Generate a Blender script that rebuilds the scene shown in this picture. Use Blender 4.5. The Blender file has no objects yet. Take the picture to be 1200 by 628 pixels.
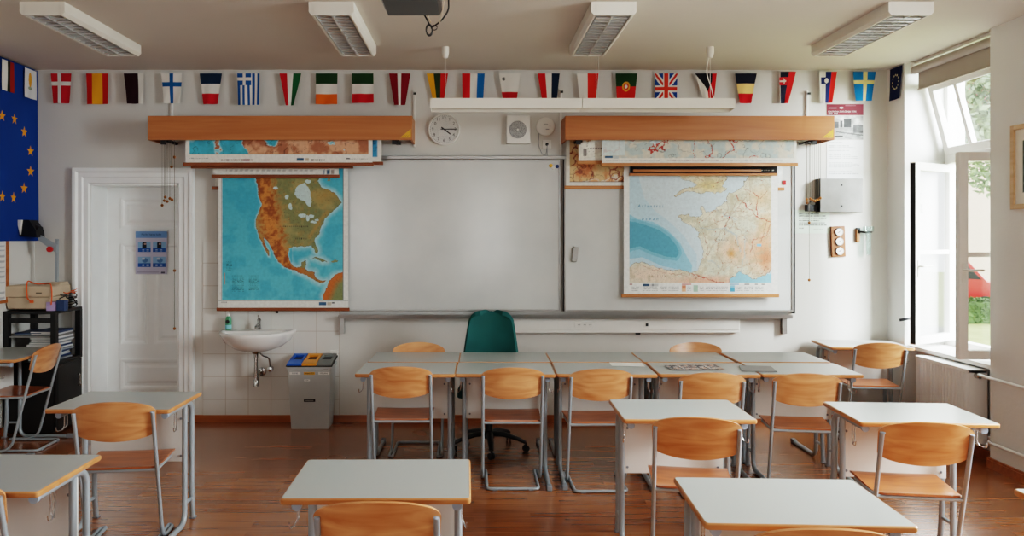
import bpy, bmesh, math, random
import numpy as np
from mathutils import Vector, Matrix, noise
random.seed(7)
C = bpy.context.scene.collection
PI = math.pi
H = 1.70; F = 900.0; CX = 555.0; CY = 277.0
YW = 7.053; ZC = 3.228; XR = 3.80; XL = -4.03

def WX(px, Y): return (px-CX)*Y/F          # photo measurement taken at a known depth
def WZ(py, Y): return H+(CY-py)*Y/F

# ------------------------------------------------------------------ materials
def lin(c):
    return tuple(((v/12.92) if v <= .04045 else ((v+.055)/1.055)**2.4) for v in c)
def rgb(r, g, b): return lin((r/255., g/255., b/255.))
class N:
    def __init__(s, name):
        s.m = bpy.data.materials.new(name); s.m.use_nodes = True
        s.t = s.m.node_tree; s.n = s.t.nodes; s.b = s.n['Principled BSDF']; s.out = s.n['Material Output']
    def add(s, typ, **kw):
        x = s.n.new(typ)
        for k, v in kw.items():
            if k in x.inputs.keys(): x.inputs[k].default_value = v
            else: setattr(x, k, v)
        return x
    def link(s, a, b): s.t.links.new(a, b)
    def set(s, **kw):
        for k, v in kw.items(): s.b.inputs[k.replace('_', ' ')].default_value = v
def ramp(n, fac, stops):
    r = n.add('ShaderNodeValToRGB'); e = r.color_ramp.elements
    while len(e) < len(stops): e.new(.5)
    for i, (p, c) in enumerate(stops): e[i].position = p; e[i].color = (*c, 1)
    n.link(fac, r.inputs['Fac']); return r.outputs['Color']
def mat(name, c, rough=.5, metal=0., var=.06, scale=6., bump=0., bscale=80., spec=.5, coat=0.):
    n = N(name); tc = n.add('ShaderNodeTexCoord')
    nz = n.add('ShaderNodeTexNoise', Scale=scale, Detail=4.); n.link(tc.outputs['Object'], nz.inputs['Vector'])
    a = tuple(max(0, v*(1-var)) for v in c); b = tuple(min(1, v*(1+var)) for v in c)
    n.link(ramp(n, nz.outputs['Fac'], [(.3, a), (.7, b)]), n.b.inputs['Base Color'])
    n.set(Roughness=rough, Metallic=metal); n.b.inputs['Specular IOR Level'].default_value = spec
    n.b.inputs['Coat Weight'].default_value = coat; n.b.inputs['Coat Roughness'].default_value = .1
    if bump:
        z2 = n.add('ShaderNodeTexNoise', Scale=bscale, Detail=3.); n.link(tc.outputs['Object'], z2.inputs['Vector'])
        bp = n.add('ShaderNodeBump', Strength=bump, Distance=.01); n.link(z2.outputs['Fac'], bp.inputs['Height'])
        n.link(bp.outputs['Normal'], n.b.inputs['Normal'])
    return n.m
def woodmat(name, dark, light, stretch=(1.2, 14, 14), rough=.35, coat=.2, scale=1.6, rings=True):
    n = N(name); tc = n.add('ShaderNodeTexCoord'); mp = n.add('ShaderNodeMapping', Scale=stretch)
    oi = n.add('ShaderNodeObjectInfo'); ad = n.add('ShaderNodeVectorMath', operation='ADD')
    mu = n.add('ShaderNodeMath', operation='MULTIPLY'); n.link(oi.outputs['Random'], mu.inputs[0]); mu.inputs[1].default_value = 40
    n.link(tc.outputs['Object'], ad.inputs[0]); n.link(mu.outputs[0], ad.inputs[1]); n.link(ad.outputs[0], mp.inputs['Vector'])
    nz = n.add('ShaderNodeTexNoise', Scale=scale, Detail=6., Distortion=.8); n.link(mp.outputs[0], nz.inputs['Vector'])
    if rings:
        mp2 = n.add('ShaderNodeMapping', Scale=(1.2, 4, 5)); n.link(ad.outputs[0], mp2.inputs['Vector'])
        n2 = n.add('ShaderNodeTexNoise', Scale=1.5, Detail=1.); n.link(mp2.outputs[0], n2.inputs['Vector'])
        m2 = n.add('ShaderNodeMath', operation='MULTIPLY'); n.link(n2.outputs['Fac'], m2.inputs[0]); m2.inputs[1].default_value = 14
        m3 = n.add('ShaderNodeMath', operation='PINGPONG'); n.link(m2.outputs[0], m3.inputs[0]); m3.inputs[1].default_value = 1
        m4 = n.add('ShaderNodeMath', operation='MULTIPLY_ADD'); n.link(m3.outputs[0], m4.inputs[0]); m4.inputs[1].default_value = .22
        n.link(nz.outputs['Fac'], m4.inputs[2]); fac = m4.outputs[0]
    else: fac = nz.outputs['Fac']
    n.link(ramp(n, fac, [(.32, dark), (.85, light)]), n.b.inputs['Base Color'])
    n.set(Roughness=rough); n.b.inputs['Coat Weight'].default_value = coat; n.b.inputs['Coat Roughness'].default_value = .15
    return n.m
M = {}
M['chairwood'] = woodmat('beech_plywood', rgb(188, 118, 70), rgb(222, 164, 116), rough=.3, coat=.35)
M['seatwood_shaded'] = woodmat('beech_seat_shaded', rgb(140, 74, 38), rgb(182, 108, 62), rough=.28, coat=.3)  # same chair beech, darkened: the seat's shading is put into the colour
M['edgewood'] = woodmat('beech_edge', rgb(190, 128, 78), rgb(214, 158, 108), rough=.35, rings=False)
M['boxwood'] = woodmat('beech_veneer', rgb(166, 98, 52), rgb(194, 130, 80), stretch=(.5, 9, 9), rough=.45, coat=.05, rings=False)
M['rodwood'] = woodmat('rod_wood', rgb(120, 62, 28), rgb(150, 84, 40), rough=.5, rings=False)
M['rodlight'] = woodmat('rod_light_wood', rgb(176, 112, 62), rgb(202, 140, 88), rough=.5, rings=False)
M['skirt'] = woodmat('skirting_wood', rgb(150, 84, 36), rgb(186, 112, 56), rough=.35, rings=False)
M['framewood'] = woodmat('frame_wood', rgb(196, 160, 120), rgb(222, 192, 156), rough=.5, rings=False)
M['laminate'] = mat('grey_laminate', rgb(174, 178, 174), .28, var=.02, scale=200, spec=.5)
M['tube'] = mat('grey_tube', rgb(158, 167, 172), .35, .25, var=.03)
M['cap'] = mat('blue_grey_plastic', rgb(160, 176, 192), .45, var=.02)
M['glide'] = mat('grey_plastic', rgb(128, 134, 140), .5)
M['panel'] = mat('cream_panel', rgb(228, 226, 220), .55, var=.02)
M['wire'] = mat('chrome_wire', rgb(200, 200, 200), .25, .9)
M['chrome'] = mat('chrome', rgb(190, 190, 188), .15, 1.)
M['alu'] = mat('aluminium', rgb(176, 176, 174), .32, .85, var=.04)
M['dark'] = mat('dark_metal', rgb(40, 40, 42), .5, .3)
M['black'] = mat('black_plastic', rgb(22, 22, 24), .42)
M['blacklam'] = mat('black_laminate', rgb(20, 18, 18), .4, var=.2)
M['projector'] = mat('dark_projector_shell', rgb(20, 21, 24), .3)
M['wallpaint'] = mat('wall_paint', rgb(213, 211, 205), .8, var=.02, scale=1.5, bump=.08, bscale=60)
M['wallgrey'] = mat('wall_paint_right', rgb(230, 230, 228), .8, var=.02, scale=1.2, bump=.1, bscale=40)
M['ceil'] = mat('ceiling_paint', rgb(213, 206, 197), .9, var=.02, scale=1.2, bump=.05, bscale=60)
M['doorpaint'] = mat('door_paint', rgb(244, 247, 246), .4, var=.02)
M['white'] = mat('white_plastic', rgb(232, 230, 224), .45, var=.02)
M['winwhite'] = mat('window_white', rgb(238, 236, 232), .35, var=.02)
M['enamel'] = mat('radiator_enamel', rgb(238, 240, 240), .35, var=.01)
M['ceramic'] = mat('ceramic', rgb(236, 234, 230), .12, var=.01)
M['lampwhite'] = mat('lamp_white', rgb(226, 222, 212), .4, var=.01)
M['paper'] = mat('paper', rgb(234, 234, 230), .8, var=.02)
M['teal'] = mat('teal_fabric', rgb(4, 84, 82), .75, var=.1, bump=.25, bscale=500)
M['blind'] = mat('blind_fabric', rgb(168, 158, 148), .85, var=.03)
M['binGrey'] = mat('bin_grey', rgb(182, 186, 186), .42, var=.04)
M['binLidG'] = mat('lid_grey', rgb(128, 132, 130), .45)
M['binBlue'] = mat('lid_blue', rgb(20, 96, 186), .4)
M['binOr'] = mat('lid_orange', rgb(226, 150, 40), .4)
M['concrete'] = mat('grey_metal_case', rgb(138, 137, 134), .6, .1, var=.1, scale=9)
M['beige'] = mat('beige_plastic', rgb(196, 176, 150), .5)
M['orange'] = mat('orange_cable', rgb(214, 92, 30), .5)
M['red'] = mat('red_plastic', rgb(190, 24, 24), .4)
M['bead'] = mat('wooden_bead', rgb(140, 88, 36), .4)
M['cord'] = mat('pull_cord', rgb(120, 112, 100), .8)
M['yellow'] = mat('yellow_sticker', rgb(226, 170, 50), .5)
M['navy'] = mat('navy_plastic', rgb(24, 50, 100), .4)
M['lilac'] = mat('lilac_box', rgb(180, 160, 200), .6)
M['green'] = mat('green_bottle', rgb(70, 150, 110), .3)
M['ink'] = mat('ink', rgb(30, 32, 36), .6)
M['blueink'] = mat('blue_ink', rgb(58, 130, 165), .7)
M['whiteink'] = mat('white_ink', rgb(235, 235, 235), .7)
M['brownglass'] = mat('barometer_wood', rgb(128, 76, 36), .35)
M['booksblue'] = mat('book_blue', rgb(44, 66, 104), .5)
M['bookswhite'] = mat('book_white', rgb(206, 208, 208), .5)
M['booksgrey'] = mat('book_grey', rgb(140, 146, 152), .5)
M['vanred'] = mat('van_red', rgb(200, 44, 40), .25, coat=.6)
M['carwhite'] = mat('car_white', rgb(220, 222, 226), .25, coat=.6)
M['carglass'] = mat('car_glass', rgb(30, 36, 42), .1)
M['rubber'] = mat('tyre_rubber', rgb(26, 26, 26), .8)
M['leaf'] = mat('tree_leaf', rgb(150, 165, 132), .6, var=.35, scale=2)
M['leafdark'] = mat('dark_leaf', rgb(52, 70, 50), .6, var=.35, scale=2)
M['hedge'] = mat('hedge_leaf', rgb(96, 122, 72), .6, var=.4, scale=5)
M['bark'] = mat('bark', rgb(92, 74, 60), .9, var=.3)
M['grass'] = mat('lawn', rgb(176, 182, 120), .9, var=.2, scale=1)
M['asphalt'] = mat('asphalt', rgb(120, 120, 122), .9, var=.1)
M['stucco'] = mat('house_stucco', rgb(236, 214, 200), .9, var=.03)
M['roof'] = mat('roof_tile', rgb(150, 80, 60), .8, var=.2)
def glassmat(name, tint=(1, 1, 1), base=.04, k=.6):
    n = N(name); n.n.remove(n.b)
    lw = n.add('ShaderNodeLayerWeight', Blend=.5); tr = n.add('ShaderNodeBsdfTransparent', Color=(*tint, 1))
    gl = n.add('ShaderNodeBsdfGlossy', Roughness=.02); mx = n.add('ShaderNodeMixShader')
    p = n.add('ShaderNodeMath', operation='POWER'); n.link(lw.outputs['Facing'], p.inputs[0]); p.inputs[1].default_value = 2.2
    ma = n.add('ShaderNodeMath', operation='MULTIPLY_ADD'); n.link(p.outputs[0], ma.inputs[0]); ma.inputs[1].default_value = k; ma.inputs[2].default_value = base
    n.link(ma.outputs[0], mx.inputs[0]); n.link(tr.outputs[0], mx.inputs[1]); n.link(gl.outputs[0], mx.inputs[2])
    n.link(mx.outputs[0], n.out.inputs['Surface']); return n.m
M['glass'] = glassmat('window_glass', k=.9)
M['clearplastic'] = glassmat('clear_plastic', (.93, .99, .98), .12, .5)
M['clockglass'] = glassmat('clock_glass', (1, 1, 1), .05, .5)
def floormat():
    n = N('glossy_parquet'); tc = n.add('ShaderNodeTexCoord')
    br = n.add('ShaderNodeTexBrick', Scale=1.0); br.offset = .37; br.offset_frequency = 2
    br.inputs['Brick Width'].default_value = .55; br.inputs['Row Height'].default_value = .075; br.inputs['Mortar Size'].default_value = .0012
    br.inputs['Color1'].default_value = (0, 0, 0, 1); br.inputs['Color2'].default_value = (1, 1, 1, 1); br.inputs['Mortar'].default_value = (.25, .25, .25, 1)
    br.inputs['Bias'].default_value = 0
    n.link(tc.outputs['Object'], br.inputs['Vector'])
    mp = n.add('ShaderNodeMapping', Scale=(1.0, 18, 1)); n.link(tc.outputs['Object'], mp.inputs['Vector'])
    nz = n.add('ShaderNodeTexNoise', Scale=2.2, Detail=6.); n.link(mp.outputs[0], nz.inputs['Vector'])
    m1 = n.add('ShaderNodeMath', operation='MULTIPLY_ADD'); n.link(br.outputs['Color'], m1.inputs[0]); m1.inputs[1].default_value = .26
    m2 = n.add('ShaderNodeMath', operation='MULTIPLY'); n.link(nz.outputs['Fac'], m2.inputs[0]); m2.inputs[1].default_value = .8
    n.link(m2.outputs[0], m1.inputs[2])
    col = ramp(n, m1.outputs[0], [(.1, rgb(112, 60, 26)), (.45, rgb(146, 86, 42)), (.85, rgb(176, 114, 64))])
    n.link(col, n.b.inputs['Base Color'])
    z = n.add('ShaderNodeTexNoise', Scale=1.4, Detail=2.); n.link(tc.outputs['Object'], z.inputs['Vector'])
    r = n.add('ShaderNodeMapRange'); n.link(z.outputs['Fac'], r.inputs[0]); r.inputs[3].default_value = .18; r.inputs[4].default_value = .32
    n.link(r.outputs[0], n.b.inputs['Roughness'])
    z3 = n.add('ShaderNodeTexNoise', Scale=3., Detail=1.); n.link(tc.outputs['Object'], z3.inputs['Vector'])
    bp = n.add('ShaderNodeBump', Strength=.05, Distance=.003); ad = n.add('ShaderNodeMath', operation='ADD')
    n.link(br.outputs['Fac'], ad.inputs[0]); n.link(z3.outputs['Fac'], ad.inputs[1]); n.link(ad.outputs[0], bp.inputs['Height']); bp.invert = True
    n.link(bp.outputs['Normal'], n.b.inputs['Normal'])
    n.b.inputs['Specular IOR Level'].default_value = .9; n.b.inputs['Coat Weight'].default_value = .55; n.b.inputs['Coat Roughness'].default_value = .2
    return n.m
M['floor'] = floormat()
def tilemat():
    n = N('white_wall_tiles'); tc = n.add('ShaderNodeTexCoord'); sep = n.add('ShaderNodeSeparateXYZ'); cb = n.add('ShaderNodeCombineXYZ')
    n.link(tc.outputs['Object'], sep.inputs[0]); n.link(sep.outputs['X'], cb.inputs[0]); n.link(sep.outputs['Z'], cb.inputs[1])
    br = n.add('ShaderNodeTexBrick', Scale=1.0); br.offset = 0
    br.inputs['Brick Width'].default_value = .2085; br.inputs['Row Height'].default_value = .2085; br.inputs['Mortar Size'].default_value = .003
    br.inputs['Color1'].default_value = (*rgb(222, 221, 216), 1); br.inputs['Color2'].default_value = (*rgb(219, 218, 213), 1); br.inputs['Mortar'].default_value = (*rgb(196, 188, 178), 1)
    n.link(cb.outputs[0], br.inputs['Vector']); n.link(br.outputs['Color'], n.b.inputs['Base Color'])
    n.set(Roughness=.25); return n.m
M['tiles'] = tilemat()
def boardmat():
    n = N('whiteboard_enamel'); tc = n.add('ShaderNodeTexCoord')
    nz = n.add('ShaderNodeTexNoise', Scale=2.5, Detail=3.); n.link(tc.outputs['Object'], nz.inputs['Vector'])
    n.link(ramp(n, nz.outputs['Fac'], [(.3, rgb(206, 208, 206)), (.7, rgb(216, 217, 214))]), n.b.inputs['Base Color'])
    r = n.add('ShaderNodeMapRange'); n.link(nz.outputs['Fac'], r.inputs[0]); r.inputs[3].default_value = .12; r.inputs[4].default_value = .24
    n.link(r.outputs[0], n.b.inputs['Roughness']); return n.m
M['board'] = boardmat()
def colmat(name, rough=.7, relief=0., transl=0.):
    n = N(name); at = n.add('ShaderNodeVertexColor'); at.layer_name = 'Col'
    if relief:
        tc = n.add('ShaderNodeTexCoord'); nz = n.add('ShaderNodeTexNoise', Scale=38., Detail=5.); n.link(tc.outputs['Object'], nz.inputs['Vector'])
        mr = n.add('ShaderNodeMapRange'); n.link(nz.outputs['Fac'], mr.inputs[0]); mr.inputs[1].default_value = .3; mr.inputs[2].default_value = .7
        mr.inputs[3].default_value = 1-relief; mr.inputs[4].default_value = 1+relief
        mx = n.add('ShaderNodeVectorMath', operation='SCALE'); n.link(at.outputs['Color'], mx.inputs[0]); n.link(mr.outputs[0], mx.inputs['Scale'])
        n.link(mx.outputs[0], n.b.inputs['Base Color'])
    else: n.link(at.outputs['Color'], n.b.inputs['Base Color'])
    n.set(Roughness=rough); n.b.inputs['Specular IOR Level'].default_value = .3
    return n.m
M['print'] = colmat('printed_sheet', .5)
M['mapprint'] = colmat('printed_map', .4, .08)
M['cloth'] = colmat('printed_cloth', .85)

# ------------------------------------------------------------------ mesh builder
class MB:
    def __init__(s): s.v = []; s.f = []; s.sm = []
    def face(s, idx, smooth=False): s.f.append(idx); s.sm.append(smooth)
    def box(s, x0, x1, y0, y1, z0, z1, b=0, mtx=None):
        if b:
            bm = bmesh.new(); bmesh.ops.create_cube(bm, size=1)
            for v in bm.verts: v.co = Vector(((x0+x1)/2+v.co.x*(x1-x0), (y0+y1)/2+v.co.y*(y1-y0), (z0+z1)/2+v.co.z*(z1-z0)))
            bmesh.ops.bevel(bm, geom=bm.edges[:], offset=b, segments=2, profile=.5, affect='EDGES')
            s.bm(bm, mtx); return
        o = len(s.v); P = [(x0,y0,z0),(x1,y0,z0),(x1,y1,z0),(x0,y1,z0),(x0,y0,z1),(x1,y0,z1),(x1,y1,z1),(x0,y1,z1)]
        s.v += [tuple(mtx @ Vector(p)) if mtx else p for p in P]
        for q in ((0,3,2,1),(4,5,6,7),(0,1,5,4),(1,2,6,5),(2,3,7,6),(3,0,4,7)): s.face([o+i for i in q])
    def bm(s, bm, mtx=None, smooth=False):
        o = len(s.v); bm.verts.ensure_lookup_table()
        s.v += [tuple((mtx @ v.co) if mtx else v.co) for v in bm.verts]
        for f in bm.faces: s.face([o+v.index for v in f.verts], smooth)
        bm.free()
    def prism(s, pts, a0, a1, ax='z', b=0):       # polygon extruded along an axis
        n = len(pts); o = len(s.v)
        def mk(p, a): return (p[0], p[1], a) if ax == 'z' else ((p[0], a, p[1]) if ax == 'y' else (a, p[0], p[1]))
        s.v += [mk(p, a0) for p in pts]+[mk(p, a1) for p in pts]
        s.face([o+i for i in range(n)][::-1]); s.face([o+n+i for i in range(n)])
        for i in range(n): s.face([o+i, o+(i+1) % n, o+n+(i+1) % n, o+n+i])
    def tube(s, pts, r, n=10, caps=True, closed=False, flat=1.):
        pts = [Vector(p) for p in pts]; m = len(pts); o = len(s.v)
        rr = r if isinstance(r, (list, tuple)) else [r]*m
        T = []
        for i in range(m):
            a = pts[(i-1) % m] if (closed or i > 0) else pts[i]; b = pts[(i+1) % m] if (closed or i < m-1) else pts[i]
            T.append((b-a).normalized())
        up = Vector((0, 0, 1)) if abs(T[0].z) < .9 else Vector((1, 0, 0))
        u = T[0].cross(up).normalized()
        for i in range(m):
            u = (u-T[i]*u.dot(T[i])).normalized(); w = T[i].cross(u)
            for k in range(n):
                a = 2*PI*k/n; s.v.append(tuple(pts[i]+u*(math.cos(a)*rr[i])+w*(math.sin(a)*rr[i]*flat)))
        for i in range(m if closed else m-1):
            j = (i+1) % m
            for k in range(n): s.face([o+i*n+k, o+i*n+(k+1) % n, o+j*n+(k+1) % n, o+j*n+k], True)
        if caps and not closed:
            s.face([o+k for k in range(n)]); s.face([o+(m-1)*n+k for k in range(n)][::-1])
    def lathe(s, prof, c=(0, 0, 0), n=24, axis='z', mtx=None):
        o = len(s.v); m = len(prof)
        for (r, h) in prof:
            for k in range(n):
                a = 2*PI*k/n; x, y = r*math.cos(a), r*math.sin(a)
                p = (x, y, h) if axis == 'z' else ((x, h, y) if axis == 'y' else (h, x, y))
                p = Vector(p)+Vector(c); s.v.append(tuple(mtx @ p) if mtx else tuple(p))
        for i in range(m-1):
            for k in range(n): s.face([o+i*n+k, o+i*n+(k+1) % n, o+(i+1)*n+(k+1) % n, o+(i+1)*n+k], True)
        s.face([o+k for k in range(n)][::-1]); s.face([o+(m-1)*n+k for k in range(n)])
    def rings(s, rings, caps=(True, True), closed=True):
        o = len(s.v); n = len(rings[0])
        for r in rings: s.v += [tuple(p) for p in r]
        for i in range(len(rings)-1):
            for k in range(n if closed else n-1): s.face([o+i*n+k, o+i*n+(k+1) % n, o+(i+1)*n+(k+1) % n, o+(i+1)*n+k], True)
        if caps[0]: s.face([o+k for k in range(n)][::-1])
        if caps[1]: s.face([o+(len(rings)-1)*n+k for k in range(n)])
    def slab(s, fn, nu, nv, th):                 # thick curved sheet; fn(u,v)->point, th along local normal
        P = [[Vector(fn(i/nu, j/nv)) for j in range(nv+1)] for i in range(nu+1)]
        def nrm(i, j):
            a = P[min(i+1, nu)][j]-P[max(i-1, 0)][j]; b = P[i][min(j+1, nv)]-P[i][max(j-1, 0)]
            c = a.cross(b); return c.normalized() if c.length > 1e-9 else Vector((0, 0, 1))
        o = len(s.v)
        for sg in (.5, -.5):
            for i in range(nu+1):
                for j in range(nv+1): s.v.append(tuple(P[i][j]+nrm(i, j)*th*sg))
        W = nv+1; Q = (nu+1)*W
        for i in range(nu):
            for j in range(nv):
                a = o+i*W+j; s.face([a, a+W, a+W+1, a+1], True); s.face([Q+a, Q+a+1, Q+a+W+1, Q+a+W], True)
        per = [i*W for i in range(nu+1)]+[nu*W+j for j in range(1, nv+1)]+[i*W+nv for i in range(nu-1, -1, -1)]+[j for j in range(nv-1, 0, -1)]
        for k in range(len(per)):
            a = o+per[k]; b = o+per[(k+1) % len(per)]; s.face([a, Q+a, Q+b, b], True)
    def build(s, name, m, parent=None, label=None, cat=None, group=None, kind=None, rz=0, origin=None, sharp=35):
        me = bpy.data.meshes.new(name)
        off = Vector((0, 0, 0))
        if parent is None:
            if origin is None:
                xs = [p[0] for p in s.v]; ys = [p[1] for p in s.v]; zs = [p[2] for p in s.v]
                off = Vector(((min(xs)+max(xs))/2, (min(ys)+max(ys))/2, min(zs)))
            else: off = Vector(origin)
        me.from_pydata([tuple(Vector(p)-off) for p in s.v], [], s.f)
        me.polygons.foreach_set('use_smooth', s.sm)
        bm = bmesh.new(); bm.from_mesh(me); bmesh.ops.recalc_face_normals(bm, faces=bm.faces[:])
        lim = math.radians(sharp)
        for e in bm.edges:
            if len(e.link_faces) == 2 and e.calc_face_angle(0) > lim: e.smooth = False
        bm.to_mesh(me); bm.free()
        me.materials.append(m)
        o = bpy.data.objects.new(name, me); C.objects.link(o); o.location = off
        if parent is not None: o.parent = parent
        tag(o, label, cat, group, kind); return o
def tag(o, label=None, cat=None, group=None, kind=None):
    if label: o['label'] = label
    if cat: o['category'] = cat
    if group: o['group'] = group
    if kind: o['kind'] = kind
    return o
def thing(name, label, cat, loc=(0, 0, 0), rz=0, group=None, kind=None):
    o = bpy.data.objects.new(name, None); C.objects.link(o); o.empty_display_size = .1
    o.location = loc; o.rotation_euler = (0, 0, rz); return tag(o, label, cat, group, kind)
def children(o): return [c for c in C.objects if c.parent == o]
KIDS = {}
def copy_tree(o, loc, rz, label=None, group=None):
    r = o.copy(); C.objects.link(r); r.location = loc; r.rotation_euler = (0, 0, rz)
    if label: r['label'] = label
    if group: r['group'] = group
    for ch in list(o.children):
        c = ch.copy(); C.objects.link(c); c.parent = r
        for g in list(ch.children):
            d = g.copy(); C.objects.link(d); d.parent = c
    return r
def fil(pts, r, n=6):                           # round the corners of a polyline
    pts = [Vector(p) for p in pts]; out = [pts[0]]
    rr = r if isinstance(r, (list, tuple)) else [r]*len(pts)
    for i in range(1, len(pts)-1):
        a = (pts[i-1]-pts[i]); b = (pts[i+1]-pts[i]); d = min(rr[i], a.length*.48, b.length*.48)
        a.normalize(); b.normalize(); p0 = pts[i]+a*d; p1 = pts[i]+b*d
        for k in range(n+1):
            t = k/n; out.append(p0*(1-t)**2+pts[i]*2*t*(1-t)+p1*t*t)
    out.append(pts[-1]); return out
def text(name, body, size, loc, rot, m, parent, align='CENTER', shear=0, space=1.0):
    cu = bpy.data.curves.new(name, 'FONT'); cu.body = body; cu.size = size; cu.align_x = align; cu.align_y = 'CENTER'
    cu.shear = shear; cu.space_character = space; cu.extrude = .0002; cu.resolution_u = 2
    o = bpy.data.objects.new(name, cu); C.objects.link(o)
    bpy.context.view_layer.update()
    me = bpy.data.meshes.new_from_object(o.evaluated_get(bpy.context.evaluated_depsgraph_get()))
    C.objects.unlink(o); bpy.data.objects.remove(o)
    me.materials.clear(); me.materials.append(m); me.name = name
    q = bpy.data.objects.new(name, me); C.objects.link(q); q.parent = parent; q.location = loc; q.rotation_euler = rot
    return q
WALLROT = (PI/2, 0, 0)

# ------------------------------------------------------------------ printed sheets (vertex colours computed from shapes)
def lin_np(a):
    a = np.clip(a, 0, 1); return np.where(a <= .04045, a/12.92, ((a+.055)/1.055)**2.4)
def sheet(name, w, h, nx, ny, fn, m, parent=None, wave=0., shape=None, loc=(0, 0, 0), rz=0, wavef=(9., 3.), **kw):
    """vertical sheet in local XZ, facing -Y, top-left at (-w/2, 0, h)"""
    u = np.linspace(0, 1, nx+1); v = np.linspace(0, 1, ny+1)
    U, V = np.meshgrid(u, v)
    X = (U-.5)*w; Z = (1-V)*h
    if shape: X, Z = shape(U, V, w, h)
    Y = wave*np.sin(U*wavef[0]+V*wavef[1])*(.3+.7*V)
    vs = np.stack([X.ravel(), Y.ravel(), Z.ravel()], 1)
    me = bpy.data.meshes.new(name)
    idx = np.arange((nx+1)*(ny+1)).reshape(ny+1, nx+1)
    fs = np.stack([idx[1:, :-1].ravel(), idx[1:, 1:].ravel(), idx[:-1, 1:].ravel(), idx[:-1, :-1].ravel()], 1)
    me.from_pydata(vs.tolist(), [], fs.tolist())
    me.polygons.foreach_set('use_smooth', [True]*len(me.polygons))
    col = np.ones((U.size, 4)); col[:, :3] = lin_np(fn(U.ravel(), V.ravel())/255.)
    at = me.color_attributes.new('Col', 'FLOAT_COLOR', 'POINT'); at.data.foreach_set('color', col.ravel())
    me.materials.append(m)
    o = bpy.data.objects.new(name, me); C.objects.link(o); o.location = loc; o.rotation_euler = (0, 0, rz)
    if parent is not None: o.parent = parent
    tag(o, kw.get('label'), kw.get('cat'), kw.get('group'), kw.get('kind')); return o
def fillc(n, c): return np.tile(np.array(c, float), (n, 1))
def inpoly(x, y, P):
    r = np.zeros(x.shape, bool); n = len(P); j = n-1
    for i in range(n):
        xi, yi = P[i]; xj, yj = P[j]
        if yi != yj: r ^= ((yi > y) != (yj > y)) & (x < (xj-xi)*(y-yi)/(yj-yi)+xi)
        j = i
    return r
def segd(x, y, a, b):
    ax, ay = a; bx, by = b; dx, dy = bx-ax, by-ay; L = dx*dx+dy*dy+1e-9
    t = np.clip(((x-ax)*dx+(y-ay)*dy)/L, 0, 1); return np.hypot(x-ax-t*dx, y-ay-t*dy)
def polyd(x, y, P, closed=True):
    d = np.full(x.shape, 1e9)
    for i in range(len(P)-(0 if closed else 1)): d = np.minimum(d, segd(x, y, P[i], P[(i+1) % len(P)]))
    return d
def vnoise(x, y, s, seed=0, oct=3):
    r = np.zeros(x.shape); a = 1.; t = 0
    rg = np.random.RandomState(seed); G = rg.rand(64, 64)
    for o in range(oct):
        X = x/s*(2**o); Y = y/s*(2**o); i = np.floor(X).astype(int); j = np.floor(Y).astype(int); fx = X-i; fy = Y-j
        fx = fx*fx*(3-2*fx); fy = fy*fy*(3-2*fy); g = lambda a_, b_: G[(a_+17*o) % 64, b_ % 64]
        r += a*((g(i, j)*(1-fx)+g(i+1, j)*fx)*(1-fy)+(g(i, j+1)*(1-fx)+g(i+1, j+1)*fx)*fy); t += a; a *= .5
    return r/t
def mixc(a, b, t): return a*(1-t[:, None])+np.array(b, float)*t[:, None]
WORLD, P1, P2, P3, P4, EXPO = 4.4, 2200, 340, 55, 26, -0.03
# ================================================================== ROOM
YB = -2.6
b = MB(); b.box(XL-.3, XR+.6, YB-.3, YW+.4, -.12, 0); b.build('floor', M['floor'], kind='structure', origin=(0, 0, 0))
b = MB(); b.box(XL-.3, XR+.6, YB-.3, YW+.4, ZC, ZC+.15); b.build('ceiling', M['ceil'], kind='structure')
DX0, DX1, DZ = -3.52, -2.71, 2.18
b = MB(); b.box(XL-.3, DX0, YW, YW+.33, 0, ZC); b.box(DX1, XR+.6, YW, YW+.33, 0, ZC); b.box(DX0, DX1, YW, YW+.33, DZ, ZC)
b.build('wall_back', M['wallpaint'], kind='structure')
b = MB(); b.box(XL-.25, XL, YB, YW, 0, ZC); b.build('wall_left', M['wallpaint'], kind='structure')
# right wall with splayed niches
b = MB()
wins = [(5.65, 6.77, 5.64, 6.80), (2.3, 3.7, 2.2, 3.8), (-1.0, .4, -1.1, .5)]
ys = [(YW, YW)]
def pier(y0i, y0o, y1i, y1o):
    b.prism([(XR, y0i), (4.10, y0o), (4.35, y0o), (4.35, y1o), (4.10, y1o), (XR, y1i)], 0, ZC)
pier(6.77, 6.80, YW, YW); pier(3.7, 3.8, 5.65, 5.64); pier(.4, .5, 2.3, 2.2); pier(YB, YB, -1.0, -1.1)
for (i0, i1, o0, o1) in wins:
    b.prism([(3.92, i0-.04), (3.92, i1+.01), (4.35, o1), (4.35, o0)], 0, .715)
    b.box(4.10, 4.35, o0, o1, 3.12, ZC)
b.build('wall_right', M['wallgrey'], kind='structure')
b = MB()
b.box(XL-.25, -2.75, YB-.2, YB, 0, ZC); b.box(-1.95, -.15, YB-.2, YB, 0, ZC); b.box(.75, XR+.5, YB-.2, YB, 0, ZC)
for x0, x1 in ((-2.75, -1.95), (-.15, .75)): b.box(x0, x1, YB-.2, YB, 0, .75); b.box(x0, x1, YB-.2, YB, 2.9, ZC)
b.build('wall_rear', M['wallpaint'], kind='structure')
# tiles by the sink
b = MB(); b.box(WX(238, YW), WX(398, YW), YW-.006, YW, .0, WZ(283.5, YW)); b.build('trim_1', M['tiles'], kind='structure', origin=(WX(238, YW), YW, WZ(388, YW)-.2085*4))
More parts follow.
